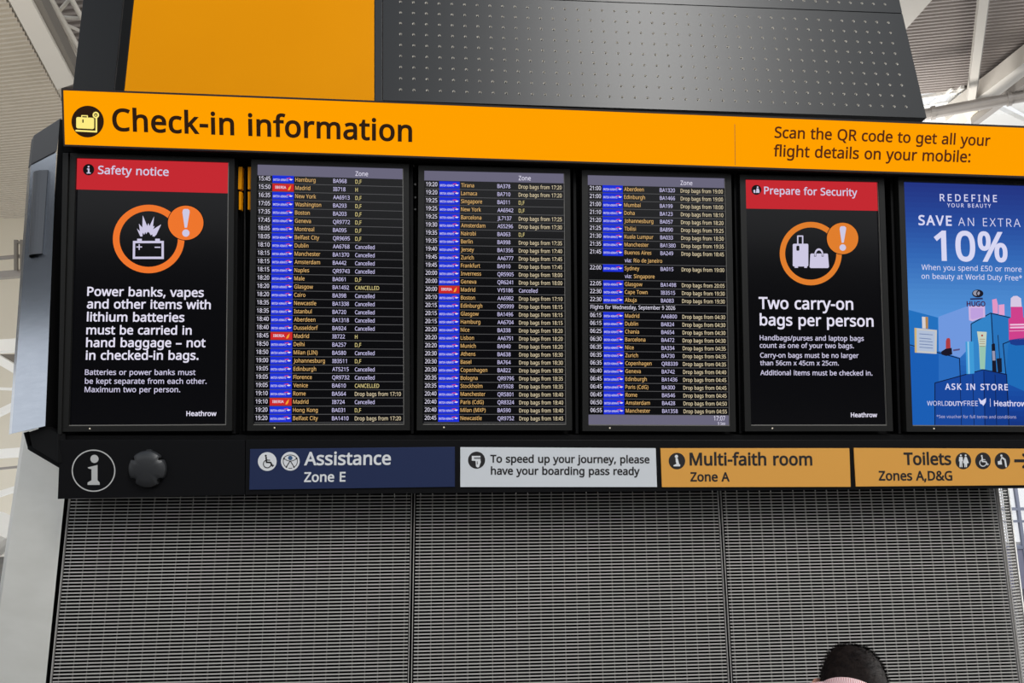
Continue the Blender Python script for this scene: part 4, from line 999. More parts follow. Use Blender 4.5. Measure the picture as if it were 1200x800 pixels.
def screen(label, q, group=None):
    """q: corners of the lit area (pixels): tl, tr, br, bl"""
    t = thing('information_screen', label, 'screen', PS(*q[3]), 'screens of the information board')
    (ax, ay), (bx, by), (cx, cy), (dx, dy) = q
    sl = (bx - ax) / 172.0
    o_ = [(ax - 6.8, ay - 5.6), (bx + 6.4, by - 5.2), (cx + 6.6, cy + 6.6), (dx - 7.0, dy + 6.6)]
    mb = MB()
    for k in range(4):
        a, b, c, d = o_[k], o_[(k + 1) % 4], q[(k + 1) % 4], q[k]
        mb.prism([PS(*p, 0.012) for p in (a, b, c, d)], PS.n * -0.05, M_bezel)
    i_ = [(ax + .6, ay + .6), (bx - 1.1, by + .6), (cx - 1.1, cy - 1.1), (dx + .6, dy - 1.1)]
    for k in (1, 2):  # lighter strips, right and bottom: a bevel reflection painted in
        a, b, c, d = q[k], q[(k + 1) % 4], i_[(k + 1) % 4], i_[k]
        mb.prism([PS(*p, 0.008) for p in (a, b, c, d)], PS.n * -0.012, M_glint_clip)
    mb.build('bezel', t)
    mb = MB()
    mb.prism([PS(*p) for p in [(ax - 1, ay - 1), (bx + 1, by - 1), (cx + 1, cy + 1), (dx - 1, dy + 1)]], PS.n * -0.02, M_display)
    mb.build('display', t)
    ar = art(PS, 0.0125)
    ar.disc(dx + 25, dy + 3.0, 0.9, M_led, 0, n=10)
    ar.build('power_light', t)
    return t


def notice(t, disc, title, band, ring, ex, orange, bag):
    ar = art(PS)
    ar.poly(band, G_red)
    ar.build('header_band', t)
    ar = art(PS)
    ar.disc(*disc, D_, 1)
    cx, cy, r = disc
    if not bag:
        ar.disc(cx, cy - r * 0.52, r * 0.17, G_dim, 2, n=10)
        ar.poly([(cx - r * .28, cy - r * .2), (cx + r * .16, cy - r * .22), (cx + r * .16, cy + r * .5), (cx + r * .38, cy + r * .5), (cx + r * .38, cy + r * .68),
                 (cx - r * .34, cy + r * .68), (cx - r * .34, cy + r * .5), (cx - r * .12, cy + r * .5), (cx - r * .12, cy - r * .04), (cx - r * .28, cy - r * .04)], G_dim, 2)
    else:
        ar.disc(cx + r * .25, cy - r * .55, r * .17, G_dim, 2, n=10)
        ar.poly([(cx + r * .02, cy - r * .3), (cx + r * .45, cy - r * .3), (cx + r * .62, cy + r * .2), (cx + r * .62, cy + r * .6), (cx - r * .1, cy + r * .6), (cx, cy + r * .1)], G_dim, 2)
        ar.poly([(cx - r * .6, cy + r * .05), (cx - r * .25, cy - r * .05), (cx - r * .2, cy + r * .6), (cx - r * .55, cy + r * .6)], G_dim, 2)
    ar.build('header_symbol', t)
    ar = art(PS)
    cx, cy, ro, ri, e = ring
    ar.ring(cx, cy, ro, ri, orange, 0, e)
    ex_, ey_, er, ee = ex
    ar.ring(ex_, ey_, er + 0.8, er - 0.5, D_, 1, ee)
    ar.disc(ex_, ey_, er, orange, 2, er * ee)
    s = er / 20.8
    ar.poly([(ex_ - 3.2 * s, ey_ - 15.2 * s), (ex_ - 1.8 * s, ey_ - 16.2 * s), (ex_ + 2.6 * s, ey_ - 16.2 * s), (ex_ + 4.6 * s, ey_ - 14.4 * s), (ex_ + 4.6 * s, ey_ - 12 * s),
             (ex_ + 1.5 * s, ey_ + 5.6 * s), (ex_ - 1.2 * s, ey_ + 5.8 * s), (ex_ - 3.9 * s, ey_ - 12.5 * s)], G_dim, 3)
    ar.disc(ex_ + 0.2 * s, ey_ + 12 * s, 4.3 * s, G_dim, 3, n=20)
    if not bag:
        z = lambda x, y: (130 + x / 8, 225 + y / 8)
        ar.poly([z(*p) for p in [(275, 415), (243, 343), (272, 366), (262, 296), (294, 332), (298, 218), (340, 318), (350, 290), (362, 318), (405, 228), (394, 322), (410, 318),
                                 (396, 348), (472, 302), (425, 400), (405, 418), (388, 412), (392, 396), (372, 404), (360, 380), (345, 372), (330, 394), (322, 374), (312, 400), (298, 380), (295, 416)]], G_dim, 1)
        ar.line([z(217, 468), z(485, 468), z(485, 616), z(215, 616), z(217, 468)], 2.7, G_dim, 1, caps=False)
        for x in (268, 437):
            ar.rect(*z(x - 22, 437), *z(x + 22, 466), G_dim, 1)
        ar.line([z(238, 514), z(292, 514)], 1.3, G_dim, 1, caps=False)
        ar.line([z(265, 488), z(265, 541)], 1.3, G_dim, 1, caps=False)
        ar.line([z(410, 517), z(464, 517)], 1.3, G_dim, 1, caps=False)
        for cxy in ((217, 468), (485, 468), (485, 616), (215, 616)):
            x, y = z(*cxy)
            ar.rect(x - 1.35, y - 1.35, x + 1.35, y + 1.35, G_dim, 1)
    else:
        z = lambda x, y: (900 + x / 8, 250 + y / 8)
        ar.line([z(279, 290), z(279, 212), z(325, 212), z(325, 290)], 1.5, G_dim, 1)
        rrect(ar, *z(232, 284), *z(378, 497), 1.5, G_dim, 1)
        ar.rect(*z(250, 495), *z(282, 510), G_dim, 1)
        ar.rect(*z(340, 495), *z(366, 510), G_dim, 1)
        rrect(ar, *z(266, 302), *z(294, 350), 1.2, D_, 2)
        ar.poly([z(*p) for p in [(404, 376), (556, 376), (562, 384), (572, 500), (562, 512), (400, 512), (390, 502), (397, 384)]], G_dim, 1)
        x, y = z(477, 378)
        ar.ring(x, y, 5.0, 3.2, G_dim, 1, 1.25, a0=180, a1=360)
        for q_ in (442, 512):
            ar.rect(*z(q_ - 10, 372), *z(q_ + 10, 404), D_, 2)
            ar.rect(*z(q_ - 6, 368), *z(q_ + 6, 398), G_dim, 3)
    ar.build('warning_symbol', t)
    text_lines(t, PS, 0.0008, [(*a[:5], G_white if a[5] else G_dim, a[6] + 4, 0) for a in title])


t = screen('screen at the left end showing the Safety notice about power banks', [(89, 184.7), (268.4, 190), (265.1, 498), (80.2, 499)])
notice(t, (103.8, 198.7, 6.6), [
    ('Safety notice', 114.7, 203.6, 197.6, 206.0, 0, 9),
    ('Power banks, vapes', 102.1, 346.3, 238.7, 347.7, 1, 14), ('and other items with', 101.7, 361.0, 246.9, 361.9, 1, 14), ('lithium batteries', 101.7, 376.2, 216.0, 376.8, 1, 14),
    ('must be carried in', 101.0, 391.4, 224.5, 391.8, 1, 14), ('hand baggage – not', 100.7, 406.3, 240.7, 406.5, 1, 14), ('in checked-in bags.', 100.4, 421.2, 232.6, 421.2, 1, 14),
    ('Batteries or power banks must', 99.4, 439.0, 229.0, 439.2, 0, 5), ('be kept separate from each other.', 99.4, 449.4, 242.0, 449.5, 0, 5), ('Maximum two per person.', 99.1, 459.3, 211.1, 459.3, 0, 5),
    ('Heathrow', 218.3, 487.1, 253.7, 487.1, 1, 16)],
    [(89, 184.7), (268.4, 190), (267.8, 226.5), (88.2, 221.8)], (174.2, 279.9, 42, 34.2, 0.955), (217.6, 261, 20.8, 0.965), G_orange, False)

# departures
ROWS1 = """15:45 Hamburg;BA968;D,F|15:50*Madrid;IB718;H|16:35 New York;AA6913;D,F|17:05 Washington;BA293;D,F|17:35 Boston;BA203;D,F|17:45 Geneva;QR9772;D,F|18:05 Montreal;BA095;D,F|18:05 Belfast City;QR9695;D,F|18:10 Dublin;AA6768;Cancelled|18:15 Manchester;BA1370;Cancelled|18:15 Amsterdam;BA442;Cancelled|18:15 Naples;QR9743;Cancelled|18:20 Male;BA061;D,F|18:20 Glasgow;BA1492;CANCELLED|18:20 Cairo;BA398;Cancelled|18:35 Newcastle;BA1338;Cancelled|18:35 Istanbul;BA720;Cancelled|18:40 Aberdeen;BA1318;Cancelled|18:40 Dusseldorf;BA924;Cancelled|18:45*Madrid;IB722;H|18:50 Delhi;BA257;D,F|18:50 Milan (LIN);BA580;Cancelled|19:00 Johannesburg;IB3511;D,F|19:05 Edinburgh;AT5215;Cancelled|19:05 Florence;QR9732;Cancelled|19:05 Venice;BA610;CANCELLED|19:10 Rome;BA564;Drop bags from 17:10|19:10*Madrid;IB724;Cancelled|19:20 Hong Kong;BA031;D,F|19:20 Belfast City;BA1410;Drop bags from 17:20"""
ROWS2 = """19:20 Tirana;BA378;17:20|19:20 Larnaca;BA710;17:20|19:25 Singapore;BA011;D,F|19:25 New York;AA6942;D,F|19:25 Barcelona;JL7137;17:25|19:30 Amsterdam;AS5296;17:30|19:35 Nairobi;BA063;D,F|19:35 Berlin;BA998;17:35|19:40 Jersey;BA1356;17:40|19:45 Zurich;AA6777;17:45|19:45 Frankfurt;BA910;17:45|20:00 Inverness;QR5905;18:00|20:00 Geneva;QR6241;18:00|20:00*Madrid;VY5186;Cancelled|20:10 Boston;AA6982;17:10|20:15 Edinburgh;QR5999;18:15|20:15 Glasgow;BA1496;18:15|20:15 Hamburg;AA6704;18:15|20:20 Nice;BA338;18:20|20:20 Lisbon;AA6751;18:20|20:20 Munich;BA940;18:20|20:30 Athens;BA638;18:30|20:30 Basel;BA764;18:30|20:30 Copenhagen;BA822;18:30|20:35 Bologna;QR9796;18:35|20:35 Stockholm;AY5928;18:35|20:40 Manchester;QR5801;18:40|20:40 Paris (CdG);QR8324;18:40|20:40 Milan (MXP);BA590;18:40|20:45 Newcastle;QR9752;18:45"""
ROWS3 = """21:00 Aberdeen;BA1320;19:00|21:00 Edinburgh;BA1466;19:00|21:00 Mumbai;BA199;18:00|21:10 Doha;BA123;18:10|21:20 Johannesburg;BA057;18:20|21:25 Tbilisi;BA890;19:25|21:30 Kuala Lumpur;BA033;18:30|21:35 Manchester;BA1380;19:35|21:45 Buenos Aires;BA249;18:45;Rio de Janeiro|-|22:00 Sydney;BA015;19:00;Singapore|-|22:05 Glasgow;BA1498;20:05|22:30 Cape Town;IB3515;19:30|22:30 Abuja;BA083;19:30|+Flights for Wednesday, September 9 2026|06:15 Madrid;AA6800;04:30|06:15 Dublin;BA824;04:30|06:25 Chania;BA654;04:30|06:30 Barcelona;BA472;04:30|06:35 Nice;BA334;04:35|06:35 Zurich;BA730;04:35|06:35 Copenhagen;QR8339;04:35|06:40 Geneva;BA742;04:40|06:45 Edinburgh;BA1436;04:45|06:45 Paris (CdG);BA300;04:45|06:45 Rome;BA546;04:45|06:50 Amsterdam;BA428;04:50|06:55 Manchester;BA1358;04:55"""


def _w(s, w=0):
    _, lo, hi = layout(s, w)
    return (hi - lo) / 1000


SX_T = 0.079 / _w('19:20')
SX_D = 0.209 / _w('Johannesburg')
SX_F = 0.1095 / _w('BA1410')
SX_S = 0.307 / _w('Drop bags from 17:20')
SX_H = 0.61 / _w('Flights for Wednesday, September 9 2026')
CAPT = 0.0150


def departures(label, q, rows, t0, band, foot):
    t = screen(label, q, 'departure screens')
    qs = [Vector((*p, 0)) for p in q]

    def fn(s, tt, off):
        p = bil(qs, s, tt)
        return PS(p.x, p.y, off)

    ar = Art(fn, PS.u)
    ar.rect(0, 0, 1, band, G_band)
    ar.build('header_band', t)
    ar = Art(fn, PS.u)
    ar.cell('Zone', 0.672, band - 0.0085, 0.105 / _w('Zone') * 0.82, 0.0175, G_white, 4)
    if foot:
        ar.cell('17:07', 0, 0.978, 0.080 / _w('17:07'), 0.0185, G_white, 2, right=0.965)
        ar.cell('9 Sep', 0, 0.9955, 0.052 / _w('9 Sep'), 0.0115, G_white, 2, right=0.965)
    ar.build('lettering', t)
    if foot:
        ar = Art(fn, PS.u)
        ar.rect(0, 0.957, 1, 1, G_band)
        ar.build('footer_band', t)
    for i, r in enumerate(rows.split('|')):
        tc_ = t0 + 0.03164 * i
        bl = tc_ + CAPT / 2
        if r == '-':
            continue
        ar = Art(fn, PS.u)
        if r[0] == '+':
            ar.cell(r[1:], 0.017, bl - 0.002, SX_H, CAPT, G_white, 3)
            ar.rect(0.008, tc_ + 0.0158, 0.995, tc_ + 0.0180, G_line)
            ar.build('date_row', t)
            continue
        iberia = r[5] == '*'
        p = r[6:].split(';')
        ar.cell(r[:5], 0.014, bl - 0.001, SX_T, CAPT * 1.06, G_white, 4)
        ar.cell(p[0], 0.263, bl, SX_D, CAPT, G_tan, 4)
        ar.cell(p[1], 0.521, bl + 0.0008, SX_F, CAPT, G_lilac, 4)
        st = p[2]
        c = G_cream
        if st[0].isdigit():
            st = 'Drop bags from ' + st
        elif st == 'Cancelled':
            c = G_lilac
        elif st in ('D,F', 'H', 'CANCELLED'):
            c = G_yel
        ar.cell(st, 0.672, bl + 0.0015, SX_S, CAPT, c, 3)
        ln = tc_ + 0.0158
        if len(p) > 3:
            ar.cell('via:', 0.263, bl + 0.0316, SX_D, CAPT, G_lilac, 4)
            ar.cell(p[3], 0.328, bl + 0.0316, SX_D, CAPT, G_tan, 4)
            ln += 0.0316
        ar.rect(0.008, ln, 0.995, ln + 0.0022, G_line)
        ro = ar.build('flight_row', t)
        lg = Art(fn, PS.u, 0.0012)
        s0, s1 = 0.107, 0.253
        lg.rect(s0, tc_ - 0.0140, s1, tc_ + 0.0148, G_ib if iberia else G_blue)
        if iberia:
            lg.cell('IBERIA', s0 + 0.018, tc_ + 0.0045, 0.075 / _w('IBERIA'), 0.010, G_white, 12)
            lg.poly([(s0 + .104, tc_ + .010), (s0 + .112, tc_ - .001), (s0 + .128, tc_ - .010), (s0 + .124, tc_ + .003), (s0 + .116, tc_ + .010)], G_gold, 1)
        else:
            lg.cell('BRITISH AIRWAYS', s0 + 0.006, tc_ + 0.0065, 0.100 / _w('BRITISH AIRWAYS'), 0.0082, G_white, 6)
            lg.poly([(s0 + .092, tc_ - .0045), (s0 + .120, tc_ - .0070), (s0 + .128, tc_ - .0015), (s0 + .112, tc_ - .0030), (s0 + .104, tc_ - .0020)], G_logo_red, 1)
            lg.poly([(s0 + .112, tc_ + .0015), (s0 + .122, tc_ - .0025), (s0 + .140, tc_ - .0010), (s0 + .128, tc_ + .0040)], G_white, 2)
        lo_ = lg.build('airline_logo', ro)
        if iberia:
            lo_['label'] = 'red airline logo'
    return t


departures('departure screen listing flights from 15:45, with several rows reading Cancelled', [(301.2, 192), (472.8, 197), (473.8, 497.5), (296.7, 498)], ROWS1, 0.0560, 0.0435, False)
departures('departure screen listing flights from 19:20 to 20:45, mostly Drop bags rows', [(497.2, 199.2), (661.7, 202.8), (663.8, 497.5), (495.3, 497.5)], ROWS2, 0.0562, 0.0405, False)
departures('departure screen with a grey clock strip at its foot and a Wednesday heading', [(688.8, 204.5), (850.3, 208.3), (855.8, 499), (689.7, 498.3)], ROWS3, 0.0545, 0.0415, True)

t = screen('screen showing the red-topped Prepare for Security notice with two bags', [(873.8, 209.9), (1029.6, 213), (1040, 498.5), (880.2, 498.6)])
notice(t, (886.4, 222.4, 5.8), [
    ('Prepare for Security', 895.5, 227.2, 1004.7, 229.6, 0, 9),
    ('Two carry-on', 889.2, 361.5, 1000.0, 362.6, 1, 13), ('bags per person', 890.4, 380.8, 1023.8, 382.4, 1, 13),
    ('Handbags/purses and laptop bags', 890.4, 398.4, 1012.3, 399.2, 0, 8), ('count as one of your two bags.', 890.4, 407.3, 1000.6, 407.8, 0, 8),
    ('Carry-on bags must be no larger', 890.8, 418.8, 1006.2, 419.2, 0, 8), ('than 56cm x 45cm x 25cm.', 890.8, 427.8, 983.0, 428.0, 0, 8),
    ('Additional items must be checked in.', 891.0, 439.3, 1022.4, 439.8, 0, 8), ('Heathrow', 997.2, 488.5, 1028.0, 488.6, 1, 16)],
    [(873.8, 209.9), (1029.6, 213), (1030.8, 247.0), (874.5, 244.3)], (950.1, 297, 36.4, 30.0, 1.02), (987.4, 279.3, 18.4, 1.0), G_orange2, True)

# advert
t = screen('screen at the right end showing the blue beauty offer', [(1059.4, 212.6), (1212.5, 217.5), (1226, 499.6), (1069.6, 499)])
qa = [Vector((*p, 0)) for p in [(1059.4, 212.6), (1212.5, 217.5), (1226, 499.6), (1069.6, 499)]]


def fa(s, tt, off):
    p = bil(qa, s, tt)
    return PS(p.x, p.y, off)


ad = Art(fa, PS.u, 0.0004)
stops = [(0, (36, 52, 128)), (.14, (40, 72, 152)), (.30, (52, 104, 182)), (.45, (74, 134, 204)), (.58, (84, 148, 220)), (.70, (46, 112, 192)), (.82, (28, 84, 168)), (.92, (24, 66, 152)), (1, (22, 52, 128))]
NB = 48
for i in range(NB):
    x = (i + .5) / NB
    for (a, ca), (b, cb) in zip(stops, stops[1:]):
        if a <= x <= b:
            k = (x - a) / (b - a)
            c = tuple(u + (v - u) * k for u, v in zip(ca, cb))
    ad.rect(0, i / NB, 1, (i + 1) / NB, glow('advert_blue', c))
ad.build('picture_ground', t)
ad = art(PS, 0.0008)
g = lambda *c: glow('advert_tint', c)
zz = lambda x, y: (1040 + x / 5, 355 + y / 5)
zt = lambda x, y: (1120 + x / 6.667, 330 + y / 6.667)
Pz = lambda pts, m, k=0: ad.poly([zz(*p) for p in pts], m, k)
Pt = lambda pts, m, k=0: ad.poly([zt(*p) for p in pts], m, k)
navy = g(18, 30, 66)
Pz([(125, 40), (296, 85), (300, 300), (125, 245)], g(36, 112, 190))
Pz([(300, 80), (490, 10), (490, 250), (425, 320), (300, 280)], g(112, 152, 222))
Pz([(128, 250), (420, 325), (430, 720), (148, 718)], g(28, 94, 180))
Pz([(300, 296), (420, 325), (428, 470), (300, 470)], g(44, 108, 190), 1)
Pz([(278, 468), (560, 390), (700, 418), (720, 720), (282, 720)], g(26, 72, 156), 2)
Pz([(560, 395), (700, 418), (720, 720), (565, 720)], g(20, 60, 140), 3)
Pt([(120, 330), (272, 245), (425, 280), (400, 720), (290, 690), (125, 720)], g(52, 132, 200), 1)
Pt([(272, 248), (425, 282), (395, 710), (290, 690)], g(42, 116, 188), 2)
Pt([(370, 485), (600, 400), (640, 900), (390, 790)], g(32, 108, 184), 2)
for pts in ([(128, 244), (422, 324), (428, 470)], [(278, 720), (278, 468), (560, 390), (698, 418), (712, 720)], [(565, 400), (572, 720)], [(426, 470), (434, 720)], [(500, 420), (508, 720)], [(630, 420), (640, 720)]):
    ad.line([zz(*p) for p in pts], 1.1 if len(pts) > 2 else 0.7, navy, 4)
for pts in ([(124, 690), (120, 330), (272, 245), (425, 280)], [(278, 250), (292, 480)], [(392, 720), (370, 485), (560, 410)]):
    ad.line([zt(*p) for p in pts], 1.1, navy, 4)
# square bottle, lipstick
Pz([(158, 145), (290, 158), (288, 298), (160, 290)], g(196, 196, 196), 5)
Pz([(172, 158), (278, 166), (276, 285), (174, 278)], g(176, 190, 214), 6)
Pz([(158, 145), (170, 146), (172, 290), (160, 290)], g(206, 178, 120), 6)
for yy in (180, 205, 222, 240, 258):
    ad.line([zz(188, yy), zz(264 - (yy % 3) * 8, yy + 6)], 0.7, g(92, 112, 160), 7)
Pz([(202, 80), (238, 82), (238, 150), (204, 148)], g(214, 206, 206), 5)
Pz([(222, 80), (238, 82), (238, 150), (224, 149)], g(176, 134, 84), 6)
Pz([(342, 222), (348, 206), (362, 204), (368, 214), (370, 270), (342, 270)], g(172, 62, 66), 5)
Pz([(314, 285), (340, 268), (376, 262), (380, 300), (345, 310), (318, 302)], g(28, 24, 40), 6)
Pz([(384, 272), (424, 266), (424, 276), (386, 282)], g(90, 84, 130), 5)
# fragrance bottle
Pt([(100, 190), (228, 190), (230, 275), (180, 290), (130, 310), (104, 300)], g(206, 178, 222), 5)
Pt([(116, 205), (214, 205), (214, 275), (130, 295), (116, 285)], g(190, 160, 222), 6)
ad.text('HUGO', *zt(86, 192), *zt(232, 192), g(70, 24, 66), w=26, k=8)
Pt([(112, 130), (210, 124), (212, 138), (114, 142)], g(40, 52, 100), 6)
c_ = zt(172, 92)
ad.disc(*c_, 6.6, g(26, 26, 40), 6, 4.6, n=24)
ad.disc(c_[0] - 1.5, c_[1] - 0.5, 4.0, g(150, 150, 166), 7, 3.2, n=20)
ad.ring(c_[0] + 2.2, c_[1], 4.0, 2.6, g(30, 30, 46), 8)
# pink bottles
Pt([(284, 140), (318, 132), (330, 180), (330, 250), (290, 244)], g(224, 150, 196), 5)
Pt([(336, 180), (380, 176), (382, 262), (336, 256)], g(226, 160, 204), 5)
Pt([(430, 130), (450, 112), (480, 110), (510, 130), (516, 196), (428, 196)], g(214, 200, 226), 5)
Pt([(430, 196), (522, 196), (528, 280), (640, 290), (640, 440), (416, 456), (412, 290), (432, 280)], g(206, 66, 140), 5)
Pt([(414, 455), (640, 420), (640, 490), (470, 498), (430, 488)], g(30, 60, 140), 5)
for y in (330, 352):
    Pt([(424, y), (600, y - 4), (600, y + 10), (424, y + 12)], g(236, 190, 220), 6)
ad.line([zt(420, 385), zt(600, 380)], 0.5, g(240, 200, 226), 6)
# tube, mascara
Pt([(166, 388), (242, 392), (236, 500), (228, 684), (190, 682), (182, 500)], g(196, 208, 190), 5)
Pt([(186, 500), (236, 500), (228, 684), (190, 682)], g(150, 196, 176), 6)
ad.disc(*zt(206, 420), 1.2, g(170, 60, 60), 7, n=12)
for y in (448, 466, 484, 504):
    ad.line([zt(188, y), zt(228, y + 1)], 0.6, g(150, 120, 90), 7)
Pt([(76, 468), (138, 466), (146, 716), (84, 722)], g(64, 154, 214), 5)
Pt([(90, 468), (104, 467), (110, 718), (98, 720)], g(140, 196, 230), 6)
Pt([(280, 490), (292, 480), (306, 484), (314, 620), (320, 712), (286, 700)], g(26, 26, 42), 5)
Pt([(284, 540), (306, 540), (310, 615), (288, 615)], g(150, 150, 176), 6)
Pt([(318, 600), (358, 596), (362, 706), (330, 712)], g(24, 30, 48), 5)
ad.line([zt(330, 418), zt(344, 600)], 0.9, g(28, 34, 56), 5)
ad.build('picture', t)
AW = G_white
AL_ = glow('advert_white', (214, 214, 242))
text_lines(t, PS, 0.0052, [('REDEFINE', 1101.4, 235.4, 1168.4, 236.6, AL_, 10, 190),
    ('YOUR BEAUTY', 1110.0, 242.6, 1161.4, 243.4, AL_, 8, 150),
    ('SAVE', 1076.4, 263.3, 1115.4, 264.2, AL_, 22, 90),
    ('AN EXTRA', 1123.0, 264.4, 1196.0, 266.0, AL_, -6, 110),
    ('10%', 1095.0, 304.2, 1181.0, 306.0, AL_, 20, 16),
    ('When you spend £50 or more', 1080.0, 316.0, 1197.2, 318.4, AL_, 3, 0),
    ('on beauty at World Duty Free*', 1080.0, 326.4, 1198.0, 328.6, AL_, 3, 0),
    ('ASK IN STORE', 1107.4, 456.2, 1181.2, 457.0, AL_, 22, 110),
    ('WORLD', 1086.4, 475.0, 1111.5, 475.2, AL_, 0, 0),
    ('DUTY', 1112.0, 475.2, 1129.0, 475.3, AL_, 18, 0),
    ('FREE', 1129.6, 475.3, 1146.0, 475.5, AL_, 0, 0),
    ('Heathrow', 1165.0, 475.6, 1203.0, 476.0, AL_, 18, 0),
    ('*See voucher for full terms and conditions', 1097.6, 489.6, 1191.0, 490.2, glow('advert_small', (178, 178, 214)), 2, 0)])
ar = art(PS, 0.0052)
ar.poly([zz(*p) for p in [(533, 556), (552, 572), (578, 556), (576, 580), (562, 602), (554, 592), (544, 590)]], AL_, 1)
ar.line([(1160.4, 467), (1160.6, 476.2)], 0.6, AL_, 1)
ar.build('emblem', t)

# ------------------------------------------------------------------ lower fascia with its signs
fs_ = thing('fascia', 'black fascia under the screens carrying four signs and an information symbol', 'fascia', PP(67.5, 584.5))
mb = MB()
mb.prism([PP(x, y, -0.002) for x, y in [(70.2, 515.5), (287.2, 515.5), (286.6, 579.8), (67.5, 584.5)]], PP.n * -0.18, M_fascia)
mb.build('end_panel', fs_, bevel=0.0015)
mb = MB()
mb.prism([PP(x, y, -0.002) for x, y in [(288, 515.5), (1300, 515.5), (1306, 571), (287.4, 579.8)]], PP.n * -0.18, M_fascia)
mb.build('main_panel', fs_, bevel=0.0015)
M_sym = mat('silver_print', (190, 190, 188), 0.5)
ar = art(PP, -0.001)
ar.ring(109.6, 551.3, 25.6, 24.2, M_sym, 0, 0.965)
ar.disc(110.7, 537.5, 4.8, M_sym, 0, n=24)
ar.poly([(103.0, 548.2), (103.0, 547.4), (114.3, 544.6), (114.3, 562.6), (116.8, 565.2), (116.8, 568), (102.6, 568), (102.6, 565.2), (107.2, 562.6), (107.2, 549.6), (104.6, 549.0)], M_sym)
ar.build('information_symbol', fs_)

# round cover
cc = PP(174, 549, 0)
cv = thing('round_cover', 'round black domed cover with four notches on the fascia beside the information symbol', 'cover', cc)
M_cover = mat('cover_plastic', (44, 45, 47), 0.4, spec=0.45)
ex, ey = (PP(195.7, 549, 0) - cc), (PP(174, 527.6, 0) - cc)
mb = MB()
NR = 48
prof = [(1.0, 0.0), (1.0, 0.016), (0.93, 0.024), (0.55, 0.031), (0.0, 0.033)]
pts, fcs = [], []
for r_, h in prof[:-1]:
    for i in range(NR):
        a = 2 * PI * i / NR
        nk = 1.0
        d = min(abs((math.degrees(a) - q + 180) % 360 - 180) for q in (40, 140, 222, 318))
        if d < 5 and r_ > 0.9:
            nk = 0.84
        pts.append(cc + (ex * math.cos(a) + ey * math.sin(a)) * r_ * nk + PP.n * h)
for j in range(len(prof) - 2):
    for i in range(NR):
        fcs.append((j * NR + i, j * NR + (i + 1) % NR, (j + 1) * NR + (i + 1) % NR, (j + 1) * NR + i))
pts.append(cc + PP.n * 0.033)
k0 = (len(prof) - 2) * NR
for i in range(NR):
    fcs.append((k0 + i, k0 + (i + 1) % NR, len(pts) - 1))
mb.mesh(pts, fcs, M_cover)
mb.build('dome', cv, smooth=True)
mb = MB()
mb.prism([PP(x, y, 0.014) for x, y in [(170.5, 529.5), (171.5, 526.6), (176.5, 526.4), (178, 529.2)]], PP.n * -0.014, M_cover)
mb.build('tab', cv)
for a in (40, 140, 222, 318):
    a = math.radians(a)
    c = cc + (ex * math.cos(a) + ey * math.sin(a)) * 0.88
    mb = MB()
    mb.tube(c, c + PP.n * 0.024, 0.005, M_void, 10)
    mb.build('screw', cv)

M_navy = mat('sign_navy', (34, 46, 82), 0.45, spec=0.3)
M_paper = mat('sign_white', (214, 218, 222), 0.5, spec=0.3)
M_gold = mat('sign_gold', (226, 163, 74), 0.5, spec=0.3)
M_txtw = mat('print_white', (224, 226, 228), 0.6)
M_txtk = mat('print_black', (22, 18, 20), 0.6)
M_iris = mat('print_blue', (54, 90, 130), 0.6)


def plate(label, q, m):
    t = thing('wayfinding_sign', label, 'sign', PP(*q[3]), 'signs on the fascia')
    mb = MB()
    mb.prism([PP(x, y, 0.004) for x, y in q], PP.n * -0.0055, m)
    mb.build('plate', t, bevel=0.0008)
    return t


def wheelchair(ar, cx, cy, s, m, k):
    z = lambda x, y: (cx + x * s, cy + y * s)
    ar.disc(*z(-.16, -.62), .11 * s, m, k, n=14)
    ar.line([z(-.12, -.44), z(-.08, .08), z(.36, .10), z(.56, .48)], .17 * s, m, k)
    ar.line([z(-.10, -.16), z(.26, -.14)], .10 * s, m, k)
    ar.line([z(.50, .48), z(.68, .40)], .10 * s, m, k)
    x, y = z(.0, .26)
    ar.ring(x, y, .46 * s, .36 * s, m, k, a0=-10, a1=250, n=36)


t = plate('dark blue sign reading Assistance, Zone E', [(293, 526), (533, 523.4), (533, 570.2), (292, 573.7)], M_navy)
ar = art(PP, 0.0046)
ar.disc(313.2, 540.6, 11, M_txtw, 0)
wheelchair(ar, 313.2, 540.6, 11, M_txtk, 1)
ar.build('wheelchair_symbol', t)
ar = art(PP, 0.0046)
ar.disc(340.2, 540.3, 11, M_txtw, 0)
cx, cy = 340.2, 540.3
ar.ring(cx, cy + 2.6, 10.4, 9.6, M_txtk, 1, a0=215, a1=325, e=1.0)
ar.ring(cx, cy - 10.5, 10.6, 9.8, M_txtk, 1, a0=42, a1=138)
ar.disc(cx, cy - 3.9, 2.6, M_iris, 2, n=20)
ar.ring(cx, cy, 8.7, 7.9, M_txtk, 1, a0=-20, a1=45)
ar.ring(cx, cy, 8.7, 7.9, M_txtk, 1, a0=135, a1=200)
ar.ring(cx, cy, 8.7, 7.9, M_txtk, 1, a0=75, a1=105)
for x, y in ((-7.4, -3.2), (7.4, -3.4), (-4.6, 6.6), (4.4, 6.6)):
    ar.disc(cx + x, cy + y, 1.1, M_txtk, 2, n=12)
ar.line([(cx - 4.6, cy + 6.6), (cx - 0.6, cy + .2)], 1.0, M_txtk, 2)
ar.line([(cx + 4.4, cy + 6.6), (cx + 0.4, cy + .2)], 1.0, M_txtk, 2)
ar.build('hidden_disability_symbol', t)
text_lines(t, PP, 0.0046, [('Assistance', 356.25, 544.6, 458.0, 544.0, M_txtw, 20, 0),
    ('Zone E', 356.25, 564.3, 404.8, 563.8, M_txtw, 20, 0)])

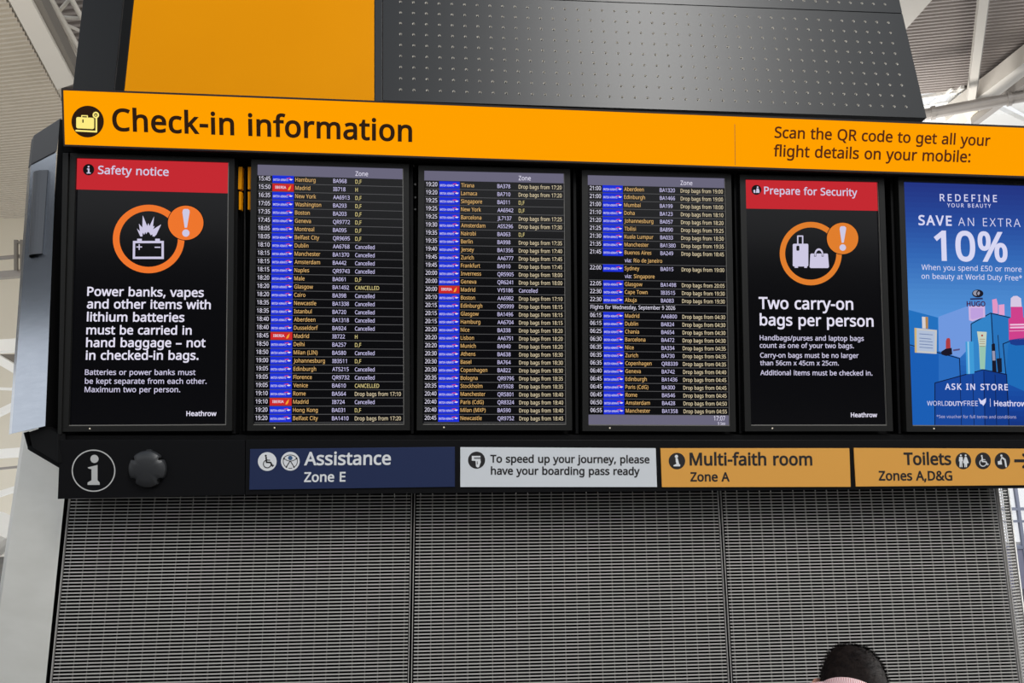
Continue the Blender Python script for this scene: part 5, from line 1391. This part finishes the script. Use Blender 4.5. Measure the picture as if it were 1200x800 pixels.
t = plate('white sign asking for the boarding pass to be ready', [(539.4, 523.8), (768.5, 525), (770, 570.5), (539.4, 570.5)], M_paper)
ar = art(PP, 0.0046)
cx, cy = 558.5, 539
ar.disc(cx, cy, 10, M_txtk, 0)
ar.poly([(cx - 5.6, cy - 5), (cx + 4.6, cy - 5), (cx + 4.6, cy + .6), (cx + 5, cy + 2), (cx + 3, cy + 8), (cx + 1.4, cy + 8.6), (cx - .6, cy + 7.6), (cx - 1.2, cy + .8), (cx - 5.6, cy + .6)], M_txtw, 1)
ar.rect(cx - 3, cy - 3.4, cx + 4.6, cy - 1.4, mat('print_grey', (120, 122, 126), 0.6), 2)
ar.line([(cx + .6, cy + 1.6), (cx + .8, cy + 4.6)], .8, M_txtk, 2)
ar.build('boarding_pass_symbol', t)
text_lines(t, PP, 0.0046, [('To speed up your journey, please', 574.6, 541.6, 761.2, 542.4, M_txtk, 22, 0),
    ('have your boarding pass ready', 575.2, 555.7, 749.8, 556.2, M_txtk, 22, 0)])

t = plate('gold sign reading Multi-faith room, Zone A', [(774, 525), (995.4, 525), (997, 570.3), (775.8, 570.7)], M_gold)
ar = art(PP, 0.0046)
cx, cy = 793.3, 540
ar.disc(cx, cy, 9.7, M_txtk, 0)
ar.disc(cx - .6, cy - 5.4, 1.9, M_txtw, 1, n=16)
ar.poly([(cx - 1.6, cy - 3.4), (cx + .8, cy - 3.4), (cx + 2.6, cy + 3.6), (cx + 3.8, cy + 4.2), (cx + 3.8, cy + 6.2), (cx - 4, cy + 6.2), (cx - 4.2, cy + 5), (cx - .4, cy + 3.2), (cx - 1.4, cy + 1)], M_txtw, 1)
ar.build('prayer_symbol', t)
text_lines(t, PP, 0.0046, [('Multi-faith room', 808.3, 544.8, 952.1, 544.8, M_txtk, 22, 0),
    ('Zone A', 809.2, 563.6, 855.2, 563.6, M_txtk, 22, 0)])

t = plate('gold sign reading Toilets, Zones A,D&G with three pictograms', [(1000.5, 524.7), (1290, 526), (1298, 567.5), (1003, 570)], M_gold)
ar = art(PP, 0.0046)
cx, cy = 1128.9, 539.8
ar.disc(cx, cy, 9.2, M_txtk, 0, 9.8)
for dx in (-2.9, 2.7):
    ar.disc(cx + dx, cy - 6.4, 1.15, M_txtw, 1, n=14)
ar.poly([(cx - 4.9, cy - 4.6), (cx - .9, cy - 4.6), (cx - .4, cy + .6), (cx - 1.4, cy + .6), (cx - .9, cy + 7.4), (cx - 2.2, cy + 7.4), (cx - 2.9, cy + 2), (cx - 3, cy + 7.4), (cx - 4.4, cy + 7.4), (cx - 4.4, cy + .6), (cx - 5.2, cy + .6)], M_txtw, 1)
ar.poly([(cx + 1.6, cy - 4.6), (cx + 3.9, cy - 4.6), (cx + 6.4, cy + 2.6), (cx + 4.6, cy + 2.8), (cx + 4.2, cy + 7.4), (cx + 2.9, cy + 7.4), (cx + 2.7, cy + 3), (cx + 2.4, cy + 7.4), (cx + 1.2, cy + 7.4), (cx + 1, cy + 2.8), (cx - .6, cy + 2.4)], M_txtw, 1)
ar.build('man_and_woman_symbol', t)
ar = art(PP, 0.0046)
ar.disc(1152, 539.8, 9.1, M_txtk, 0, 9.8)
wheelchair(ar, 1152, 539.8, 9.4, M_txtw, 1)
ar.build('wheelchair_symbol', t)
ar = art(PP, 0.0046)
cx, cy = 1174.7, 539.8
ar.disc(cx, cy, 9.1, M_txtk, 0, 9.8)
ar.disc(cx - 1.2, cy - 6.2, 1.3, M_txtw, 1, n=14)
ar.line([(cx - .6, cy - 4), (cx + 3, cy - 1.4), (cx + 4.4, cy + 6.6)], 2.0, M_txtw, 1)
ar.line([(cx - .6, cy - 4), (cx - 2.4, cy + .2)], 1.2, M_txtw, 1)
ar.poly([(cx - 5.6, cy + .6), (cx - 1, cy - .4), (cx - .4, cy + 4.2), (cx - 5.2, cy + 4.4)], M_txtw, 1)
ar.build('baby_changing_symbol', t)
ar = art(PP, 0.0046)
ar.line([(1188.6, 539.7), (1207, 539.7)], 3.4, M_txtk, 1, caps=False)
ar.line([(1199.5, 532.6), (1207, 539.7), (1199.5, 547)], 3.2, M_txtk, 1)
ar.build('arrow', t)
text_lines(t, PP, 0.0046, [('Toilets', 1059.4, 544.2, 1115.0, 544.2, M_txtk, 22, 0),
    ('Zones A,D&G', 1030.0, 562.5, 1116.2, 562.5, M_txtk, 22, 0)])

# ------------------------------------------------------------------ the person below the board, seen from behind, head bowed
pd = at_depth(1001, 775, 1.93)
ax_ = Vector((pd.x, pd.y, 0)).normalized()
yaw = math.atan2(ax_.x, ax_.y) + 0.10
HX = Vector((math.cos(yaw), -math.sin(yaw), 0))
HY = Vector((math.sin(yaw), math.cos(yaw), 0))
BASE = Vector((pd.x, pd.y, 0)) - HY * 0.24
HZ = (pd.z - 0.035)


def skinned(name, verts, edges, radii, m, root=0, levels=2, parent=None):
    me = bpy.data.meshes.new(name)
    me.from_pydata(verts, edges, [])
    o = bpy.data.objects.new(name, me)
    COL.objects.link(o)
    sk = o.modifiers.new('skin', 'SKIN')
    sk.use_smooth_shade = True
    if not me.skin_vertices:
        bm = bmesh.new()
        bm.from_mesh(me)
        bm.verts.layers.skin.verify()
        bm.to_mesh(me)
        bm.free()
    for i, r_ in enumerate(radii):
        me.skin_vertices[0].data[i].radius = r_ if isinstance(r_, tuple) else (r_, r_)
        me.skin_vertices[0].data[i].use_root = (i == root)
    sb = o.modifiers.new('sub', 'SUBSURF')
    sb.levels = sb.render_levels = levels
    bpy.context.view_layer.update()
    dg = bpy.context.evaluated_depsgraph_get()
    nm = bpy.data.meshes.new_from_object(o.evaluated_get(dg))
    bpy.data.objects.remove(o)
    ob = bpy.data.objects.new(name, nm)
    nm.materials.clear()
    nm.materials.append(m)
    for p in nm.polygons:
        p.use_smooth = True
    COL.objects.link(ob)
    if parent:
        ob.parent = parent
    return ob


M_skin = mat('skin', (206, 150, 128), 0.5)
M_shirt = mat('striped_shirt', (226, 206, 204), 0.8)
_t = M_shirt.node_tree
_c = _t.nodes.new('ShaderNodeTexCoord')
_w_ = _t.nodes.new('ShaderNodeTexWave')
_w_.wave_type = 'BANDS'
_w_.bands_direction = 'X'
_w_.inputs['Scale'].default_value = 82
_w_.inputs['Distortion'].default_value = 0.3
_r_ = _t.nodes.new('ShaderNodeValToRGB')
_r_.color_ramp.elements[0].position = 0.35
_r_.color_ramp.elements[1].position = 0.6
_r_.color_ramp.elements[0].color = (*lin((176, 92, 88)), 1)
_r_.color_ramp.elements[1].color = (*lin((236, 222, 222)), 1)
_t.links.new(_c.outputs['Object'], _w_.inputs['Vector'])
_t.links.new(_w_.outputs['Fac'], _r_.inputs[0])
_t.links.new(_r_.outputs[0], _t.nodes['Principled BSDF'].inputs['Base Color'])
M_trouser = mat('dark_trousers', (38, 40, 48), 0.85)
M_shoe = mat('shoe', (30, 26, 24), 0.5)
M_hair = mottle(mat('dark_hair', (26, 21, 20), 0.7, spec=0.1), (18, 14, 13), (36, 29, 26), 60)

# joints in metres: x to the person's right, y ahead, z up; neck well forward, head bowed
hd = Vector((-0.006, 0.245, HZ - 0.040))       # head centre
nb = Vector((0.0, 0.09, HZ - 0.033))        # base of the neck
V = [(0, 0, 0.90), (0, 0.0, 1.04), (0, 0.03, 1.18), (-0.012, 0.02, HZ - 0.108), tuple(nb), tuple(nb.lerp(hd, .45)), tuple(hd)]
E = [(0, 1), (1, 2), (2, 3), (3, 4), (4, 5), (5, 6)]
Rr = [(.155, .115), (.145, .105), (.155, .11), (.17, .11), (.066, .066), (.056, .06), (.066, .078)]


def chain(root, pts):
    p = root
    for v, r_ in pts:
        V.append(v)
        Rr.append(r_)
        E.append((p, len(V) - 1))
        p = len(V) - 1
    return p


sh_z = HZ - 0.115
for s in (-1, 1):
    w_ = chain(3, [((s * .17, .06, sh_z + .02), .062), ((s * .225, .03, sh_z - .12), .052), ((s * .235, .06, sh_z - .29), .043), ((s * .20, .18, sh_z - .31), .040), ((s * .11, .30, sh_z - .27), .028), ((s * .09, .335, sh_z - .262), (.034, .02))])
    hx, hy, hz_ = V[w_]
    for f_ in range(4):
        dx = (f_ - 1.5) * .019
        L = (.034, .039, .037, .029)[f_]
        chain(w_, [((hx - s * .012 + dx, hy + .045, hz_ + .004), .0095), ((hx - s * .016 + dx, hy + .045 + L, hz_ - .004), .0088), ((hx - s * .018 + dx, hy + .045 + L * 1.55, hz_ - .028), .0078)])
    chain(w_, [((hx - s * .034, hy + .005, hz_ + .012), .011), ((hx - s * .052, hy + .034, hz_ + .016), .0095), ((hx - s * .05, hy + .06, hz_ + .012), .008)])
    chain(0, [((s * .09, .0, .84), .085), ((s * .10, .015, .48), .056), ((s * .105, -.01, .26), .050), ((s * .108, -.02, .09), .036), ((s * .112, .06, .04), (.038, .032)), ((s * .118, .15, .03), (.04, .024))])
person = skinned('person', V, E, Rr, M_skin)
BODY = person.data.copy()
# shape the head: long skull, brow, nose, chin, ears on the one continuous skin
fdir = Vector((0, 0.48, -0.88)).normalized()        # where the face looks
udir = Vector((0, 0.88, 0.48)).normalized()         # crown
me = person.data
for v in me.vertices:
    d = v.co - hd
    if d.length < 0.13 and d.dot(udir) > -0.13 and (v.co - nb).length > 0.07:
        l, fz, uz = d.x, d.dot(fdir), d.dot(udir)
        q = Vector((l / .074, fz / .092, uz / .108))
        if q.length > 1e-4:
            k = 1 / q.length
            d2 = Vector((l * k, fz * k, uz * k))
            if uz < -.03:                           # jaw narrows
                d2.x *= .86
            v.co = hd + Vector((d2.x, 0, 0)) + fdir * d2.y + udir * d2.z
face = bmesh.new()
face.from_mesh(me)


def lump(c, r3, axes, seg=14):
    mt = Matrix((axes[0] * r3[0], axes[1] * r3[1], axes[2] * r3[2])).transposed().to_4x4()
    mt.translation = c
    bmesh.ops.create_uvsphere(face, u_segments=seg, v_segments=10, radius=1.0, matrix=mt)


EXV = Vector((1, 0, 0))
for s in (-1, 1):
    e_out = (EXV * s * .9 - fdir * .45).normalized()
    e_f = e_out.cross(udir)
    lump(hd + EXV * s * .085 - fdir * .012 - udir * .012, (.018, .006, .031), (e_out, e_f.normalized(), udir))
    lump(hd + EXV * s * .087 - fdir * .012 - udir * .036, (.009, .006, .011), (e_out, e_f.normalized(), udir))
    lump(hd + EXV * s * .032 + fdir * .078 + udir * .0, (.014, .01, .008), (EXV, fdir, udir))
lump(hd + fdir * .096 - udir * .022, (.013, .016, .022), (EXV, fdir, udir))
lump(hd + fdir * .086 - udir * .058, (.022, .007, .007), (EXV, fdir, udir))
for f_ in face.faces:
    f_.smooth = True
face.to_mesh(me)
face.free()
person['label'] = 'dark-haired person in a pink striped shirt, seen from behind, head bowed'
person['category'] = 'person'
Mw = Matrix((HX, HY, Vector((0, 0, 1)))).transposed().to_4x4()
Mw.translation = BASE
person.matrix_world = Mw

# hair: a cap that hugs the skull, cut square at the nape, with short strands
bm = bmesh.new()
NU, NV = 44, 22
rows = []
for j in range(NV + 1):
    th = math.radians(126) * j / NV
    row = []
    for i in range(NU):
        ph = 2 * PI * i / NU
        l, fz, uz = math.sin(th) * math.sin(ph), math.sin(th) * math.cos(ph), math.cos(th)
        l = math.copysign(abs(l) ** 0.82, l)
        lim = 1.0
        if fz > 0.30 and uz < 0.45:                 # forehead stays free
            lim = 0.93
        if abs(l) > 0.72 and uz < -0.10 and fz > -.2:   # over the ears
            lim = 0.96
        nz = 1 + 0.035 * noise.noise(Vector((l * 5, fz * 5, uz * 5)))
        tk = 1.10 if j < NV else 1.0
        p = hd + EXV * l * .074 * tk * lim * nz + fdir * fz * .094 * tk * lim * nz + udir * uz * .112 * tk * lim * nz
        row.append(bm.verts.new(p))
    rows.append(row)
for j in range(NV):
    for i in range(NU):
        if j == 0:
            continue
        bm.faces.new((rows[j][i], rows[j][(i + 1) % NU], rows[j + 1][(i + 1) % NU], rows[j + 1][i]))
for v in rows[0][1:]:
    bm.verts.remove(v)
top = rows[0][0]
for i in range(NU):
    bm.faces.new((top, rows[1][(i + 1) % NU], rows[1][i]))
bm.normal_update()
rnd = random.Random(3)
fl_ = [f for f in bm.faces]
for f in fl_:
    c = f.calc_center_median()
    n = (c - hd).normalized()
    for _ in range(14):
        p = c + Vector((rnd.uniform(-1, 1), rnd.uniform(-1, 1), rnd.uniform(-1, 1))) * .006
        comb = (-fdir * .5 - udir * .6 + Vector((rnd.uniform(-.5, .5), rnd.uniform(-.4, .4), rnd.uniform(-.4, .4))))
        comb = (comb - n * comb.dot(n)).normalized()
        tip = p + n * rnd.uniform(.001, .004) + comb * rnd.uniform(.008, .014)
        s_ = n.cross(comb).normalized() * .0007
        a, b, t_ = bm.verts.new(p - s_), bm.verts.new(p + s_), bm.verts.new(tip)
        bm.faces.new((a, b, t_))
hm = bpy.data.meshes.new('hair')
bm.to_mesh(hm)
bm.free()
hm.materials.append(M_hair)
for p in hm.polygons:
    p.use_smooth = True
hair = bpy.data.objects.new('hair', hm)
COL.objects.link(hair)
hair.parent = person
hair['label'] = 'short dark hair'

# clothes: they follow the body a few millimetres out
def garment(name, planes, push, drop, m):
    bm = bmesh.new()
    bm.from_mesh(BODY)
    for co_, no_ in planes:
        bmesh.ops.bisect_plane(bm, geom=bm.verts[:] + bm.edges[:] + bm.faces[:], plane_co=co_, plane_no=no_, clear_outer=True)
    bmesh.ops.delete(bm, geom=[f for f in bm.faces if drop(f.calc_center_median())], context='FACES')
    bm.normal_update()
    for v in bm.verts:
        v.co += v.normal * push
    for f in bm.faces:
        f.smooth = True
    g_ = bpy.data.meshes.new(name)
    bm.to_mesh(g_)
    bm.free()
    g_.materials.clear()
    g_.materials.append(m)
    ob = bpy.data.objects.new(name, g_)
    COL.objects.link(ob)
    ob.parent = person
    sd = ob.modifiers.new('cloth', 'SOLIDIFY')
    sd.thickness = 0.003
    sd.offset = 0
    return ob


cup = Vector((0, 0.82, 0.57)).normalized()
shirt = garment('shirt', [(nb + cup * 0.012, cup), (Vector((0, 0, 0.88)), Vector((0, 0, -1)))], 0.011,
                lambda c: c.z < sh_z - .2 and (abs(c.x) > .172 or c.y > .17), M_shirt)
shirt['label'] = 'pink and white striped shirt'
bm = bmesh.new()
NC = 40
prof = [(.070, -.055), (.074, -.012), (.076, .004), (.080, .002), (.088, -.020), (.097, -.045)]
rws = []
csd = EXV
cfd = csd.cross(cup)
cz0 = nb + cup * .010
for r_, h in prof:
    rws.append([bm.verts.new(cz0 + (csd * math.sin(2 * PI * i / NC) + cfd * math.cos(2 * PI * i / NC) * .95) * r_ + cup * h) for i in range(NC)])
for j in range(len(rws) - 1):
    for i in range(NC):
        bm.faces.new((rws[j][i], rws[j][(i + 1) % NC], rws[j + 1][(i + 1) % NC], rws[j + 1][i]))
bmesh.ops.recalc_face_normals(bm, faces=bm.faces)
cm = bpy.data.meshes.new('collar')
bm.to_mesh(cm)
bm.free()
cm.materials.append(M_shirt)
for p in cm.polygons:
    p.use_smooth = True
co = bpy.data.objects.new('collar', cm)
COL.objects.link(co)
co.parent = shirt
garment('trousers', [(Vector((0, 0, 0.93)), Vector((0, 0, 1))), (Vector((0, 0, 0.09)), Vector((0, 0, -1)))], 0.012, lambda c: abs(c.x) > .2, M_trouser)['label'] = 'dark trousers'
for s in (-1, 1):
    so = skinned('shoe', [(s * .108, -.06, .045), (s * .111, .03, .048), (s * .116, .13, .038), (s * .119, .20, .030)], [(0, 1), (1, 2), (2, 3)], [(.042, .044), (.046, .047), (.05, .037), (.04, .028)], M_shoe, parent=person)

for o in bpy.data.objects:
    if '_o' in o:
        del o['_o']
